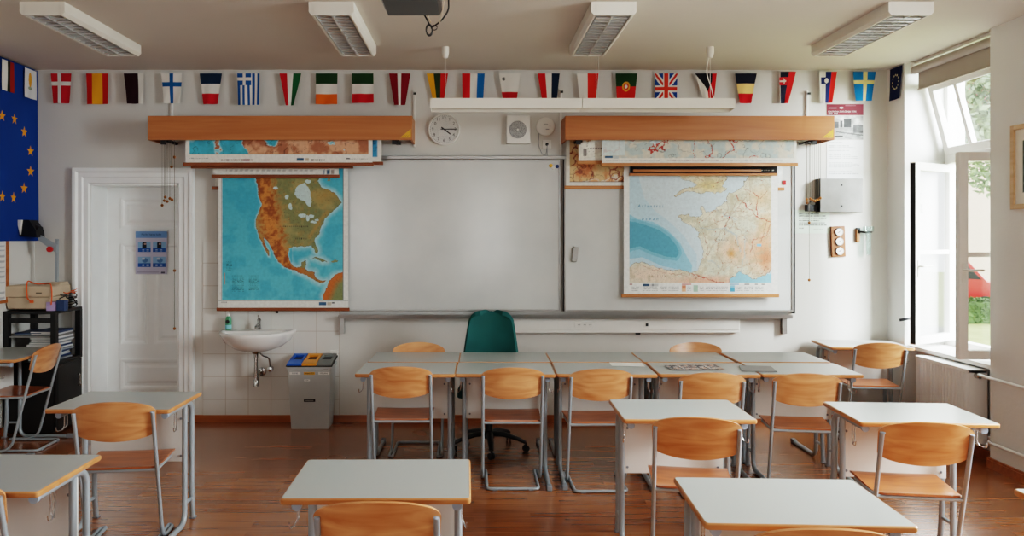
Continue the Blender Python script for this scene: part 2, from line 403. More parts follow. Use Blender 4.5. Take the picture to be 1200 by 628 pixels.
# baseboards
b = MB()
for x0, x1 in ((WX(228, YW), XR),): 
    b.box(x0, x1, YW-.022, YW, 0, .05); b.box(x0, x1, YW-.016, YW, .05, .062)
b.build('baseboard_back', M['skirt'], kind='structure')
b = MB(); b.box(3.78, XR, 3.7, 5.66, 0, .06); b.box(3.785, XR, 3.7, 5.66, .06, .075)
b.prism([(3.78, 5.66), (3.80, 5.67), (3.93, 5.67), (3.91, 5.62)], 0, .075)
b.box(3.895, 3.92, 5.64, 6.77, 0, .075); b.box(3.78, XR, 6.77, YW-.022, 0, .075); b.box(3.78, 3.92, 6.75, 6.772, 0, .075)
b.build('baseboard_right', M['skirt'], kind='structure')
b = MB(); b.box(XL, XL+.02, YB, YW, 0, .07); b.build('baseboard_left', M['skirt'], kind='structure')

# door
d = thing('door_1', None, None, ((DX0+DX1)/2, YW, 0), kind='structure'); hw = (DX1-DX0)/2
b = MB()
def casing(b, hw, top, w, y0):
    prof = [(0, .0), (.012, .018), (.055, .018), (.065, .03), (.10, .03), (.118, .045), (.145, .045), (.15, .0)]
    rings = []
    for (sx, sz) in ((-1, 0), (-1, 1), (1, 1), (1, 0)):
        rings.append([(sx*(hw+p[0]), -p[1], (top+p[0]) if sz else 0) for p in prof])
    b.rings(rings, caps=(True, True), closed=False)
casing(b, hw, DZ, .15, 0)
b.box(-hw, -hw+.012, 0, .30, 0, DZ); b.box(hw-.012, hw, 0, .30, 0, DZ); b.box(-hw, hw, 0, .30, DZ-.012, DZ)
b.build('door_frame', M['doorpaint'], d)
yl = YW+.295
b = MB(); b.box(-hw, hw, .30, .335, 0, DZ)
b.build('door_leaf', M['doorpaint'], d)
def panel(x0, x1, z0, z1, nm='door_panel'):
    b = MB()
    o = [(x0, z0), (x1, z0), (x1, z1), (x0, z1)]
    def ring(i, y): return [(x0+i, y, z0+i), (x1-i, y, z0+i), (x1-i, y, z1-i), (x0+i, y, z1-i)]
    b.rings([ring(0, .301), ring(.0, .288), ring(.02, .292), ring(.035, .30), ring(.055, .299), ring(.08, .291)], caps=(False, True))
    for i in range(len(b.sm)): b.sm[i] = False
    b.build(nm, M['doorpaint'], d)
dx = -(DX0+DX1)/2
lx = lambda px: WX(px, yl)+dx
lz = lambda py: WZ(py, yl)
panel(lx(142), hw-.03, lz(268), lz(232)); panel(lx(142), lx(172), lz(403), lz(285)); panel(lx(181), hw-.03, lz(403), lz(285)); panel(lx(142), hw-.03, lz(456), lz(421))
# poster on the door
def poster_fn(U, V):
    n = U.size; c = fillc(n, (196, 196, 216))
    c[V < .155] = (120, 160, 208)
    x = (U-.5)/.5; 
    for (u0, v0, p) in ((.08, .24, 0), (.55, .24, 0), (.08, .59, 1), (.55, .59, 1)):
        m = (U > u0) & (U < u0+.4) & (V > v0) & (V < v0+.25); c[m] = (140, 180, 214)
        c[m & (V > v0+.155)] = (40, 96, 170)
        mm = np.hypot((U-u0-.2)/.07, (V-v0-.045)/.035) < 1
        if p == 0:
            c[mm] = (30, 34, 50); q = (np.abs(U-u0-.2) < .07) & (V > v0+.06) & (V < v0+.155); c[q] = (38, 40, 56)
            c[(np.hypot((U-u0-.22)/.04, (V-v0-.055)/.022) < 1)] = (180, 150, 140)
        else:
            q = np.hypot((U-u0-.22)/.09, (V-v0-.09)/.055) < 1; c[q] = (90, 130, 176); c[np.hypot((U-u0-.17)/.05, (V-v0-.05)/.03) < 1] = (190, 205, 220)
        t = (V > v0+.18) & (V < v0+.23) & (U > u0+.06) & (U < u0+.34) & (np.sin(U*420) > 0) & (np.sin(V*250) > .2); c[t] = (190, 210, 235)
    c[(V > .95) & (V < .97) & (U > .05) & (U < .75)] = (150, 150, 175); c[(V > .95) & (V < .985) & (U > .8) & (U < .93)] = (90, 90, 110)
    return c
pw = WX(197, yl)-WX(160, yl); ph = WZ(271, yl)-WZ(321, yl)
p = thing('poster', 'pale lilac poster with four blue pictograms taped to the white door', 'poster', ((WX(160, yl)+WX(197, yl))/2, yl-.022, WZ(321, yl)))
sheet('paper_sheet', pw, ph, 74, 100, poster_fn, M['print'], p)
text('heading', 'Pravilna higiena kašlja', .022, (0, -.003, ph*.925), WALLROT, M['navy'], p)

# ------------------------------------------------------------------ windows
def sash(name, w, z0, z1, bar, parent, ha, loc, rz, fr=.068, th=.055, mull=None, handle=True):
    s = bpy.data.objects.new(name, None); C.objects.link(s); s.parent = parent; s.location = loc; s.rotation_euler = (0, 0, rz)
    b = MB(); t = th/2
    b.box(0, fr, -t, t, z0, z1, .006); b.box(w-fr, w, -t, t, z0, z1, .006)
    b.box(fr-.005, w-fr+.005, -t, t, z0, z0+fr, .006); b.box(fr-.005, w-fr+.005, -t, t, z1-fr, z1, .006)
    if bar: b.box(fr-.005, w-fr+.005, -t*.7, t*.7, bar-.018, bar+.018, .004)
    if mull:
        for mm in mull: b.box(mm-.022, mm+.022, -t*.8, t*.8, z0+fr, z1-fr, .004)
    b.build('sash_frame', M['winwhite'], s)
    b = MB(); b.box(fr-.01, w-fr+.01, -.004, .004, z0+fr-.01, z1-fr+.01); b.build('pane', M['glass'], s)
    if name == 'casement' and handle and rz < -2:
        b = MB(); b.box(w, w+.006, -t*.5, t*.9, z0+.01, z1-.01); b.build('gasket', M['dark'], s)
    if handle:
        b = MB(); b.box(w-.045, w-.02, ha*t, ha*(t+.008), 1.36, 1.50, .002); b.tube(fil([(w-.033, ha*t, 1.45), (w-.033, ha*(t+.045), 1.45), (w-.15, ha*(t+.05), 1.452)], .012), .009, 8)
        b.build('sash_handle', M['white'], s)
    return s
def window(nm, Y0, Y1, openit=False):
    w = thing(nm, None, None, (4.20, Y0, 0), kind='structure'); L = Y1-Y0
    b = MB(); b.box(-.03, .05, 0, .045, .74, 3.12, .004); b.box(-.03, .05, L-.045, L, .74, 3.12, .004)
    b.box(-.03, .05, .04, L-.04, .74, .80, .004); b.box(-.03, .05, .04, L-.04, 3.06, 3.12, .004); b.box(-.05, .05, .04, L-.04, 2.335, 2.42, .006)
    b.build('window_frame', M['winwhite'], w)
    i0, i1 = (5.655, 6.77) if openit else (Y0+.1, Y1-.1)
    b = MB(); b.prism([(3.83-4.20, i0-Y0), (3.83-4.20, i1-Y0), (-.03, L), (-.03, 0)], .715, .745); b.build('window_sill', M['winwhite'], w)
    return w, L
w1, L1 = window('window_1', 5.64, 6.80, True)
def put(px, py, qx, qy): return math.atan2(qy-py, qx-px)
sash('casement', .60, .79, 2.325, 1.565, w1, 1, (.0, 6.755-5.64, 0), put(4.20, 6.755, 3.70, 6.455))
sash('casement', .615, .79, 2.325, 1.565, w1, 1, (0, 5.69-5.64, 0), put(4.20, 5.69, 3.575, 5.695))
hp = sash('hopper_sash', L1-.1, 0, .64, None, w1, 1, (-.03, .05, 2.415), PI/2, mull=[(L1-.1)*.66], handle=False)
hp.rotation_euler = (math.radians(-15), 0, PI/2)
for nm, a, c in (('window_2', 2.2, 3.8), ('window_3', -1.1, .5)):
    w, L = window(nm, a, c)
    for k in (0, 1):
        sash('casement', (L-.1)/2, .80, 2.33, 1.56, w, -1, (0, .05+k*(L-.1)/2, 0), PI/2, handle=False)
    sash('hopper_sash', L-.1, 2.42, 3.06, None, w, -1, (0, .05, 0), PI/2, handle=False)
for nm, x0, x1 in (('window_4', -2.75, -1.95), ('window_5', -.15, .75)):
    w = thing(nm, None, None, (x0, YB-.1, 0), kind='structure'); L = x1-x0
    b = MB(); b.box(0, .05, -.03, .03, .75, 2.9); b.box(L-.05, L, -.03, .03, .75, 2.9); b.box(.05, L-.05, -.03, .03, .75, .81); b.box(.05, L-.05, -.03, .03, 2.84, 2.9)
    b.box(.05, L-.05, -.03, .03, 2.2, 2.26); b.box(L/2-.04, L/2+.04, -.03, .03, .8, 2.85); b.build('window_frame', M['winwhite'], w)
    b = MB(); b.box(.04, L-.04, -.004, .004, .8, 2.86); b.build('pane', M['glass'], w)
# the latch arm on the far window jamb
b = MB(); b.tube([(WX(1054, 6.75), 6.75, WZ(375, 6.75)), (WX(1071, 6.72), 6.72, WZ(372.5, 6.72))], .012, 8)
b.tube([(WX(1070, 6.72), 6.72, WZ(372, 6.72)), (WX(1071, 6.72), 6.72, WZ(392, 6.72))], .009, 8)
b.build('window_latch', M['dark'], label='small black metal latch handle at the lower corner of the open window', cat='latch')

# roller blind
r = thing('roller_blind', 'grey roller blind rolled almost fully up above the window', 'blind', (3.86, 6.2, 0))
b = MB(); b.tube([(0, -.52, 3.155), (0, .52, 3.155)], .034, 20); b.build('roller_tube', M['blind'], r)
b = MB(); b.box(.02, .023, -.50, .50, 2.985, 3.16); b.build('fabric', M['blind'], r)
b = MB(); b.box(.012, .032, -.50, .50, 2.972, 2.988, .003); b.build('bottom_bar', M['blind'], r)
for s in (-1, 1):
    b = MB(); b.box(-.035, .06, s*.52, s*.53, 3.12, ZC-.001, .002); b.build('bracket', M['white'], r)
b = MB(); b.box(.0, .06, -.53, .53, 3.205, ZC-.001); b.build('head_rail', M['white'], r)

# radiator
r = thing('radiator', 'white ribbed panel radiator under the open window', 'radiator', (3.80, 6.12, 0)); R0, R1 = -.34, .34
b = MB(); n = 17
pts = []
for k in range(n):
    y = R0+(R1-R0)*(k+.5)/n; h = (R1-R0)/n
    pts += [(-.066, y-h*.46), (-.085, y-h*.28), (-.085, y+h*.28), (-.066, y+h*.46)]
poly = [(-.05, R0)]+pts+[(-.05, R1)]
b.prism([(p[0], p[1]) for p in poly], .14, .675); b.build('front_panel', M['enamel'], r)
b = MB(); b.box(-.045, .06, R0+.01, R1-.01, .14, .67); b.build('rear_panel', M['enamel'], r)
b = MB(); b.box(-.085, .065, R0-.004, R1+.004, .67, .70, .004); b.build('top_grille', M['enamel'], r)
for s in (R0-.004, R1): 
    b = MB(); b.box(-.075, .065, s, s+.004, .14, .69); b.build('side_panel', M['enamel'], r)
b = MB(); b.tube([(-.02, R0, .655), (-.02, R0-.05, .655)], .012, 10); b.lathe([(.012, 0), (.02, .005), (.022, .04), (.017, .06), (.0, .062)], (-.02, R0-.05, .655), 14, 'y', ); b.build('valve', M['chrome'], r)
b = MB(); b.tube([(.03, .2, .14), (.03, .2, 0)], .012); b.tube([(.03, -.2, .14), (.03, -.2, 0)], .012); b.build('foot', M['enamel'], r)
b = MB(); b.tube([(3.775, 5.74, .665), (3.765, 5.66, .665), (3.765, 4.0, .665)], .012, 10)
b.build('heating_pipe', M['enamel'], label='upper white heating pipe running along the right wall from the radiator valve', cat='pipe')
b = MB(); b.tube(fil([(3.86, 5.75, .195), (3.86, 5.70, .195), (3.765, 5.62, .195), (3.765, 4.0, .195)], .03), .012, 10)
b.build('heating_pipe', M['enamel'], label='lower white heating pipe running along the right wall above the skirting', cat='pipe')

# framed picture on the right wall, framed notice board on the left wall
def framed(nm, x, y0, y1, z0, z1, side, fw, label, cat, fmat, artfn):
    t = thing(nm, label, cat, (x, (y0+y1)/2, z0), rz=side*PI/2); w = y1-y0; h = z1-z0
    b = MB(); b.box(-w/2, -w/2+fw, -.022, 0, 0, h, .003); b.box(w/2-fw, w/2, -.022, 0, 0, h, .003); b.box(-w/2+fw, w/2-fw, -.022, 0, 0, fw, .003); b.box(-w/2+fw, w/2-fw, -.022, 0, h-fw, h, .003)
    b.build('picture_frame', fmat, t)
    s = sheet('print_sheet', w-2*fw+.01, h-2*fw+.01, 60, 60, artfn, M['print'], t, loc=(0, -.006, fw-.005))
    return t
def art1(U, V):
    c = fillc(U.size, (236, 232, 222)); m = (U > .12) & (U < .88) & (V > .16) & (V < .84)
    n_ = vnoise(U*10, V*10, 1.5, 3); cc = np.stack([40+60*n_, 66+50*n_, 60+50*n_], 1); c[m] = cc[m]; return c
framed('framed_picture', XR-.001, 4.75, 5.41, 1.89, 2.477, 1, .035, 'light wood framed picture on the right wall past the window', 'picture', M['framewood'], art1).rotation_euler[2] = -PI/2
def art2(U, V):
    c = fillc(U.size, (222, 222, 218)); m = ((V*9) % 1 > .3) & (np.abs((U*5) % 1-.5) < .4); c[m & (np.sin(V*300) > .3)] = (170, 172, 175); return c
framed('notice_board', XL+.001, 5.75, 6.63, 1.13, 1.72, 1, .025, 'wood framed notice board on the left wall beneath the blue flag', 'board', M['skirt'], art2)

# ------------------------------------------------------------------ ceiling lights
def ceiling_light(x, label):
    t = thing('ceiling_light', label, 'ceiling light', (x, 5.575, ZC), group=None); W, L, h = .147, .575, .088
    b = MB()
    prof = [(-W, 0), (-W, -h+.022), (-W+.02, -h), (-W+.032, -h), (-W+.032, -.02), (W-.032, -.02), (W-.032, -h), (W-.02, -h), (W, -h+.022), (W, 0)]
    b.prism([(p[0], p[1]) for p in prof], -L, L, 'y')
    for s in (-1, 1): b.box(-W+.03, W-.03, s*L-.012 if s > 0 else -L, L if s > 0 else -L+.012, -h, -.02)
    b.build('housing', M['lampwhite'], t)
    b = MB()
    for cxx in (-.055, .055):
        rr = [[(cxx+(-.052+.104*k/8), yy, -h+.002+.05*(1-((k-4)/4)**2)) for k in range(9)] for yy in (-L+.013, L-.013)]
        b.rings(rr, caps=(False, False), closed=False)
    b.build('reflector', M['mirror'], t)
    b = MB()
    nb = 15
    for k in range(1, nb):
        y = -L+.012+(2*L-.024)*k/nb
        for cxx in (-.055, .055):
            b.prism([(y-.011, -h+.001), (y+.011, -h+.001), (y+.002, -h+.03), (y-.002, -h+.03)], cxx-.05, cxx+.05, 'x')
    b.box(-.004, .004, -L+.012, L-.012, -h, -.025)
    b.build('louvre', M['mirror'], t)
    for cxx in (-.055, .055):
        b = MB(); b.tube([(cxx, -L+.03, -.05), (cxx, L-.03, -.05)], .009, 10); b.build('light_tube', M['white'], t)
    return t
M['mirror'] = mat('mirror_louvre', rgb(225, 228, 228), .3, .6, var=.03)
ceiling_light(-2.81, 'white louvred ceiling light nearest the left wall')
ceiling_light(-.927, 'white louvred ceiling light just left of the black projector')
ceiling_light(.913, 'white louvred ceiling light over the middle, second from the window')
ceiling_light(2.85, 'white louvred ceiling light nearest the window wall')

# ceiling roses, pendant board lamp
def rose(x, label, cable=False):
    t = thing('ceiling_rose', label, 'ceiling rose', (x, 6.2, ZC))
    b = MB(); b.lathe([(.030, 0), (.030, -.05), (.020, -.085), (.012, -.09)], (0, 0, 0), 20); b.build('rose_cup', M['lampwhite'], t)
    b = MB(); b.tube([(0, 0, -.088), (.0, 0, -.42)], .0018, 6)
    if cable: b.tube(fil([(-.01, 0, -.08), (-.035, .0, -.2), (.01, 0, -.33), (.03, 0, -.42)], .08), .004, 6)
    b.build('suspension_wire', M['white'], t)
rose(-.228, 'small cream ceiling rose with a single thin wire, left of middle')
rose(1.91, 'small cream ceiling rose with a looping white cable, right of middle', True)
rose_w = MB(); rose_w.tube([(.99, 6.2, ZC), (.99, 6.2, 2.81)], .0016, 6); rose_w.tube([(1.01, 6.2, ZC), (1.01, 6.2, 2.81)], .0016, 6)
rose_w.build('suspension_wire', M['white'], label='pair of thin suspension wires holding the middle of the long white lamp', cat='wire')
t = thing('board_lamp', 'long white strip lamp hanging in front of the board above the clock', 'lamp', (.876, 6.2, 2.72))
for x0, x1 in ((-1.221, -.005), (.0, 1.221)):
    b = MB(); b.prism([(-.03, .012), (-.035, .09), (.05, .09), (.11, .03), (.11, 0), (.09, 0), (.085, .02), (.045, .07), (-.025, .07), (-.02, .012)], x0, x1, 'x'); b.build('housing', M['lampwhite'], t)
    b = MB(); b.tube([(x0+.03, .02, .045), (x1-.03, .02, .045)], .013, 12); b.build('light_tube', M['white'], t)
for s in (-1, 1):
    b = MB(); b.prism([(-.03, .012), (-.035, .09), (.05, .09), (.11, .03), (.11, 0)], s*1.2205, s*1.2245, 'x'); b.build('end_plate', M['lampwhite'], t)

# projector and its cables
t = thing('projector', 'black projector hanging from the ceiling at the top edge', 'projector', (-.343, 4.20, 2.951))
b = MB(); b.rings([[(-.14, y, 0), (.15, y, 0), (.165, y, .03), (.165, y, .10), (-.165, y, .10), (-.165, y, .05)] for y in (-.15, .15)], closed=True)
for i in range(len(b.sm)): b.sm[i] = False
b.build('casing', M['projector'], t)
b = MB(); b.lathe([(.028, 0), (.03, -.02), (.024, -.02), (.022, -.008), (.0, -.008)], (.12, -.15, .075), 20, 'y'); b.build('lens', M['chrome'], t)
b = MB(); b.tube([(0, 0, .10), (0, 0, ZC-2.951)], .02, 12); b.box(-.06, .06, -.06, .06, ZC-2.951-.01, ZC-2.951); b.box(-.08, .08, -.05, .05, .10, .112); b.build('ceiling_mount', M['dark'], t)
b = MB(); b.box(-.12, .06, -.1505, -.15, .03, .035); b.box(.06, .13, -.1515, -.15, .012, .022); b.build('vent_slot', M['dark'], t)
yk = 4.6; kx, kz = WX(505, yk), WZ(33, yk)
b = MB()
b.tube(fil([(WX(489, yk), yk-.05, ZC), (WX(491, yk), yk-.04, WZ(8, yk)), (kx-.02, yk, WZ(24, yk)), (kx, yk, kz), (WX(514, yk), yk, WZ(27, yk)), (WX(519, yk), yk, WZ(22, yk)), (WX(526, yk), yk, WZ(12, yk)), (WX(525, yk), yk, ZC)], .04), .005, 8)
b.tube([(kx-.012+.018*math.cos(a), yk+.004*a, kz-.005+.03*math.sin(a)) for a in [i*.4 for i in range(34)]], .004, 6)
b.tube([(kx+.02+.018*math.cos(a), yk-.01, kz+.0+.014*math.sin(a)) for a in [i*.4 for i in range(16)]], .003, 6)
b.build('cable_bundle', M['black'], label='knotted black cable loop dangling beside the projector', cat='cable')
b = MB(); b.tube(fil([(WX(488, yk), yk-.06, ZC), (WX(498, yk), yk-.03, WZ(14, yk)), (kx, yk-.008, WZ(27, yk))], .05), .004, 8); b.tube(fil([(WX(524, yk), yk, ZC), (WX(518, yk), yk-.008, WZ(18, yk)), (WX(515, yk), yk-.008, WZ(28, yk))], .05), .003, 6)
b.build('grey_cable', M['beige'], label='thin beige cable hanging with the knotted black cable by the projector', cat='cable')
# ================================================================== BACK WALL: BOARDS AND MAPS
# map rail cabinets (open below, the rolled maps hang inside)
def map_case(name, x0, x1, label):
    z0, z1 = 2.542, 2.752; y0 = 6.70
    t = thing(name, label, 'map case', ((x0+x1)/2, y0, z0)); w = (x1-x0)/2; D = YW-y0-.012
    b = MB(); b.box(-w, w, 0, .02, 0, z1-z0, .002); b.build('front_board', M['boxwood'], t)
    for s in (-1, 1):
        b = MB(); b.box(s*w-.018 if s > 0 else -w, w if s > 0 else -w+.018, .02, D, 0, z1-z0); b.build('side_board', M['boxwood'], t)
    b = MB(); b.box(-w+.018, w-.018, .02, D, z1-z0-.018, z1-z0); b.build('top_board', M['boxwood'], t)
    for k, xx in enumerate((-w+.12, w-.16)):
        b = MB(); b.box(xx-.012, xx+.012, .03, D, -.004, .012); b.box(xx-.02, xx+.02, .03, .05, -.035, .02)
        for j in range(5): b.lathe([(.012, -.008), (.012, .008)], (xx+.03, .07+j*.05, .0), 10, 'x')
        b.build('steel_bracket', M['dark'], t)
    b = MB(); b.prism([(w-.105, .02), (w-.012, .02), (w-.012, .095)], -.0015, -.0005, 'y'); b.build('triangle_sticker', M['yellow'], t)
    b = MB()
    for k in range(3): b.tube([(w-.080+k*.018, -.002, .028), (w-.06+k*.018, -.002, .028+.018)], .0012, 4)
    b.build('sticker_print', M['rodwood'], t)
    return t
map_case('map_case', WX(173, 6.7), WX(483, 6.7), 'long beech map case on the left above the map of North America')
map_case('map_case', WX(662.5, 6.7), WX(978, 6.7), 'long beech map case on the right above the map of France')
# whiteboards
xa, xb, xc, xd = WX(402, 7.02), WX(656.5, 7.02), WX(661, 7.0), WX(928.5, 7.0)
zb, zt = WZ(364.5, 7.02), WZ(187, 7.02)
def whiteboard(x0, x1, y, label):
    t = thing('whiteboard', label, 'whiteboard', ((x0+x1)/2, y, zb)); w = (x1-x0)/2; h = zt-zb
    b = MB(); b.box(-w+.01, w-.01, -.002, .016, .008, h-.008); b.build('writing_surface', M['board'], t)
    b = MB()
    for s in (-1, 1): b.box(s*w-.014 if s > 0 else -w, w if s > 0 else -w+.014, -.010, .018, 0, h, .002)
    b.box(-w+.01, w-.01, -.010, .018, 0, .016, .002); b.box(-w+.01, w-.01, -.010, .018, h-.016, h, .002)
    b.build('aluminium_frame', M['alu'], t); return t
whiteboard(xa, xb, 7.022, 'left sliding whiteboard panel, bare in the middle of the wall')
whiteboard(xc, xd, 6.985, 'right sliding whiteboard panel behind the map of France')
b = MB(); b.box(xa, xd, 7.0, YW, zt+.002, zt+.035, .004); b.build('board_rail', M['alu'], label='top aluminium rail of the whiteboards below the clock', cat='rail')
b = MB(); b.box(WX(660, 7.03), WX(662.5, 7.03), 7.012, YW-.003, zb, zt, .001); b.build('board_upright', M['dark'], label='slim dark upright between the two whiteboards', cat='rail')
b = MB(); b.box(WX(929, 7.02), WX(931, 7.02), 7.0, YW-.003, zb-.02, zt+.01, .001); b.build('board_upright', M['dark'], label='slim dark upright along the right end of the whiteboards', cat='rail')
t = thing('pen_tray', 'long aluminium pen tray below the whiteboards', 'tray', (0, YW-.003, WZ(370, 7.0)))
b = MB(); x0, x1 = WX(397, 6.97), WX(928, 6.97)
b.prism([(0, .035), (0, -.01), (-.10, -.02), (-.105, .012), (-.10, .012), (-.095, -.008), (-.01, .002), (-.01, .035)], x0, x1, 'x'); b.build('tray', M['alu'], t)
for px in (400.5, 601, 920):
    b = MB(); b.box(WX(px, 7)-.022, WX(px, 7)+.022, -.045, 0, -.165, -.01, .002); b.build('bracket', M['alu'], t)
# board items
for px, py, m, lab in ((645.5, 194, 'yellow', 'round orange magnet at the top right of the left whiteboard'), (653, 195, 'navy', 'round dark blue magnet at the top right of the left whiteboard'), (648.5, 196.5, 'paper', 'round cream magnet between the orange and the blue magnet')):
    b = MB(); b.lathe([(.017, 0), (.017, -.008), (.014, -.012)], (WX(px, 7.015), 7.018, WZ(py, 7.015)), 18, 'y'); b.build('magnet', M[m], label=lab, cat='magnet')
b = MB(); b.box(-.024, .024, -.03, 0, -.068, .068, .005, Matrix.Translation((WX(674, 6.97), 6.982, WZ(298, 6.97))) @ Matrix.Rotation(math.radians(9), 4, 'Y')); b.build('board_eraser', M['alu'], label='grey eraser clinging slightly tilted to the right whiteboard', cat='eraser')
# cable trunking with sockets
t = thing('cable_trunking', 'white cable trunking with sockets under the whiteboard', 'trunking', ((WX(600, 7)+WX(867, 7))/2, YW, WZ(390, 7.0))); w = (WX(867, 7)-WX(600, 7))/2
b = MB(); b.box(-w, w, -.055, 0, 0, .13, .004); b.box(-w+.004, w-.004, -.059, -.05, .028, .118, .003); b.build('channel', M['white'], t)
tx = lambda px: WX(px, 7)-(WX(600, 7)+WX(867, 7))/2
for px in (654, 749): 
    b = MB(); b.box(tx(px)-.002, tx(px)+.002, -.0605, -.059, .03, .116); b.build('cover_joint', M['panel'], t)
def socket(b2, x, z, y=-.062):
    b2.lathe([(.020, 0), (.020, -.001), (.016, -.001)], (x, y, z), 20, 'y')
b = MB(); b.box(tx(673.5), tx(696.5), -.066, -.058, .05, .10, .002); sp = b.build('socket_plate', M['white'], t)
b = MB()
for px in (678.5, 685, 691.5):
    b.lathe([(.019, 0), (.019, -.001)], (tx(px), -.0662, .075), 18, 'y')
    
b.build('socket_face', M['panel'], sp)
b = MB()
for px in (678.5, 685, 691.5):
    for s in (-1, 1): b.lathe([(.003, 0), (.003, -.001)], (tx(px)+s*.007, -.0675, .075), 8, 'y')
b.build('socket_hole', M['ink'], sp)
b = MB(); b.box(tx(754.5), tx(761), -.064, -.058, .05, .10, .002); sp = b.build('switch_plate', M['white'], t)
b = MB(); b.box(tx(756.3), tx(759.3), -.0655, -.063, .062, .088); b.build('switch', M['ink'], sp)
b = MB(); b.box(tx(745.5), tx(750.5), -.05, -.02, -.016, .0); b.build('clip', M['ink'], t)
# clock
t = thing('wall_clock', 'round white wall clock showing about quarter past four', 'clock', (WX(520.3, 7.03), YW, WZ(151.5, 7.03))); R = .146
b = MB(); b.lathe([(R, 0), (R, -.025), (R-.004, -.034), (R-.012, -.036), (R-.014, -.024)], (0, 0, 0), 48, 'y'); b.build('rim', M['white'], t)
b = MB(); b.lathe([(R-.0125, -.02), (R-.0135, -.0265)], (0, 0, 0), 48, 'y'); b.build('dial', M['paper'], t)
for k in range(12):
    a = PI/2-(k+1)*PI/6; text('numeral', str(k+1), .040, (.103*math.cos(a), -.028, .103*math.sin(a)), WALLROT, M['ink'], t)
b = MB()
for k in range(60):
    a = k*PI/30; b.box(-.0012, .0012, -.0275, -.0262, .122, .128 if k % 5 else .13, mtx=Matrix.Rotation(a, 4, 'Y'))
b.build('minute_marks', M['ink'], t)
def hand(nm, ang, L, w, y):
    b = MB(); b.box(-w, w, y-.001, y, -.03, L, mtx=Matrix.Rotation(ang, 4, 'Y')); b.build(nm, M['ink'], t)
hand('minute_hand', PI/2, .115, .0042, -.0305); hand('hour_hand', math.radians(127), .075, .006, -.029)
b = MB(); b.lathe([(R-.014, -.0325), (R-.014, -.0335)], (0, 0, 0), 48, 'y'); b.build('cover_glass', M['clockglass'], t)
# loudspeaker, access disc, socket
t = thing('wall_speaker', 'square white wall loudspeaker with a round grey grille', 'speaker', (WX(607.5, 7.0), YW, WZ(168.5, 7.0)))
hw2 = (WX(621.5, 7)-WX(594, 7))/2; hh = WZ(135.5, 7)-WZ(168.5, 7)
b = MB(); b.box(-hw2, hw2, -.06, 0, 0, hh, .006); b.build('casing', M['white'], t)
gm = N('speaker_grille'); tc = gm.add('ShaderNodeTexCoord'); vo = gm.add('ShaderNodeTexVoronoi', Scale=140.); gm.link(tc.outputs['Object'], vo.inputs['Vector'])
gm.link(ramp(gm, vo.outputs['Distance'], [(.25, rgb(96, 98, 100)), (.5, rgb(168, 168, 166))]), gm.b.inputs['Base Color']); gm.set(Roughness=.6)
b = MB(); b.lathe([(.08, -.059), (.08, -.0625), (.0, -.066)], (-.006, 0, hh*.5), 32, 'y'); b.build('grille', gm.m, t)
b = MB(); b.lathe([(.010, -.065), (.008, -.068)], (-.006, 0, hh*.5), 16, 'y'); b.build('badge', M['white'], t)
t = thing('access_point', 'round white disc device on the wall right of the loudspeaker', 'device', (WX(639.5, 7.02), YW, WZ(148, 7.02)))
b = MB(); b.lathe([(.08, 0), (.086, -.015), (.082, -.03), (.07, -.036), (.0, -.04)], (0, 0, 0), 36, 'y'); b.build('casing', M['white'], t)
b = MB(); b.box(-.02, .02, -.0405, -.038, .018, .022); b.box(.0, .03, -.041, -.038, -.03, -.024); b.box(.035, .042, -.040, -.037, -.004, .004); b.build('printed_marks', M['glide'], t)
t = thing('wall_socket', 'white wall socket with a black plug below the round disc', 'socket', (WX(641, 7.03), YW, WZ(169, 7.03)))
b = MB(); b.box(-.04, .04, -.012, 0, -.04, .04, .004); b.build('socket_plate', M['white'], t)
b = MB(); b.lathe([(.014, -.01), (.012, -.04)], (0, 0, 0), 14, 'y'); b.build('plug', M['black'], t)
b = MB(); b.tube(fil([(-.07, -.01, .12), (-.08, -.012, .0), (-.045, -.012, -.09), (-.01, -.015, -.10), (.0, -.035, -.03), (0, -.04, 0)], .04), .0028, 6); b.tube([(0, -.03, 0), (.003, -.012, -.10), (.003, -.012, -.115)], .0025, 6)
b.build('cable', M['glide'], t)
# white vertical posts holding the cases
for px, y0, y1, lab in ((485.5, 106, 172, 'white vertical post beside the right end of the left map case'), (657.5, 104, 188, 'white vertical post at the left end of the right map case'), (947, 106, 137, 'short white post with a screw above the right map case'), (200.5, 112, 137, 'short white post above the left end of the left map case')):
    t = thing('support_post', lab, 'post', (WX(px, 7.02), YW, WZ(y1, 7.02)))
    b = MB(); b.box(-.009, .009, -.022, 0, 0, WZ(y0, 7.02)-WZ(y1, 7.02), .002); b.build('post', M['white'], t)
    b = MB(); hz = WZ(y0, 7.02)-WZ(y1, 7.02); b.tube([(0, -.02, hz-.03), (0, -.045, hz-.03)], .006, 8); b.box(-.008, .018, -.046, -.04, hz-.04, hz-.02); b.build('screw_hook', M['dark'], t)

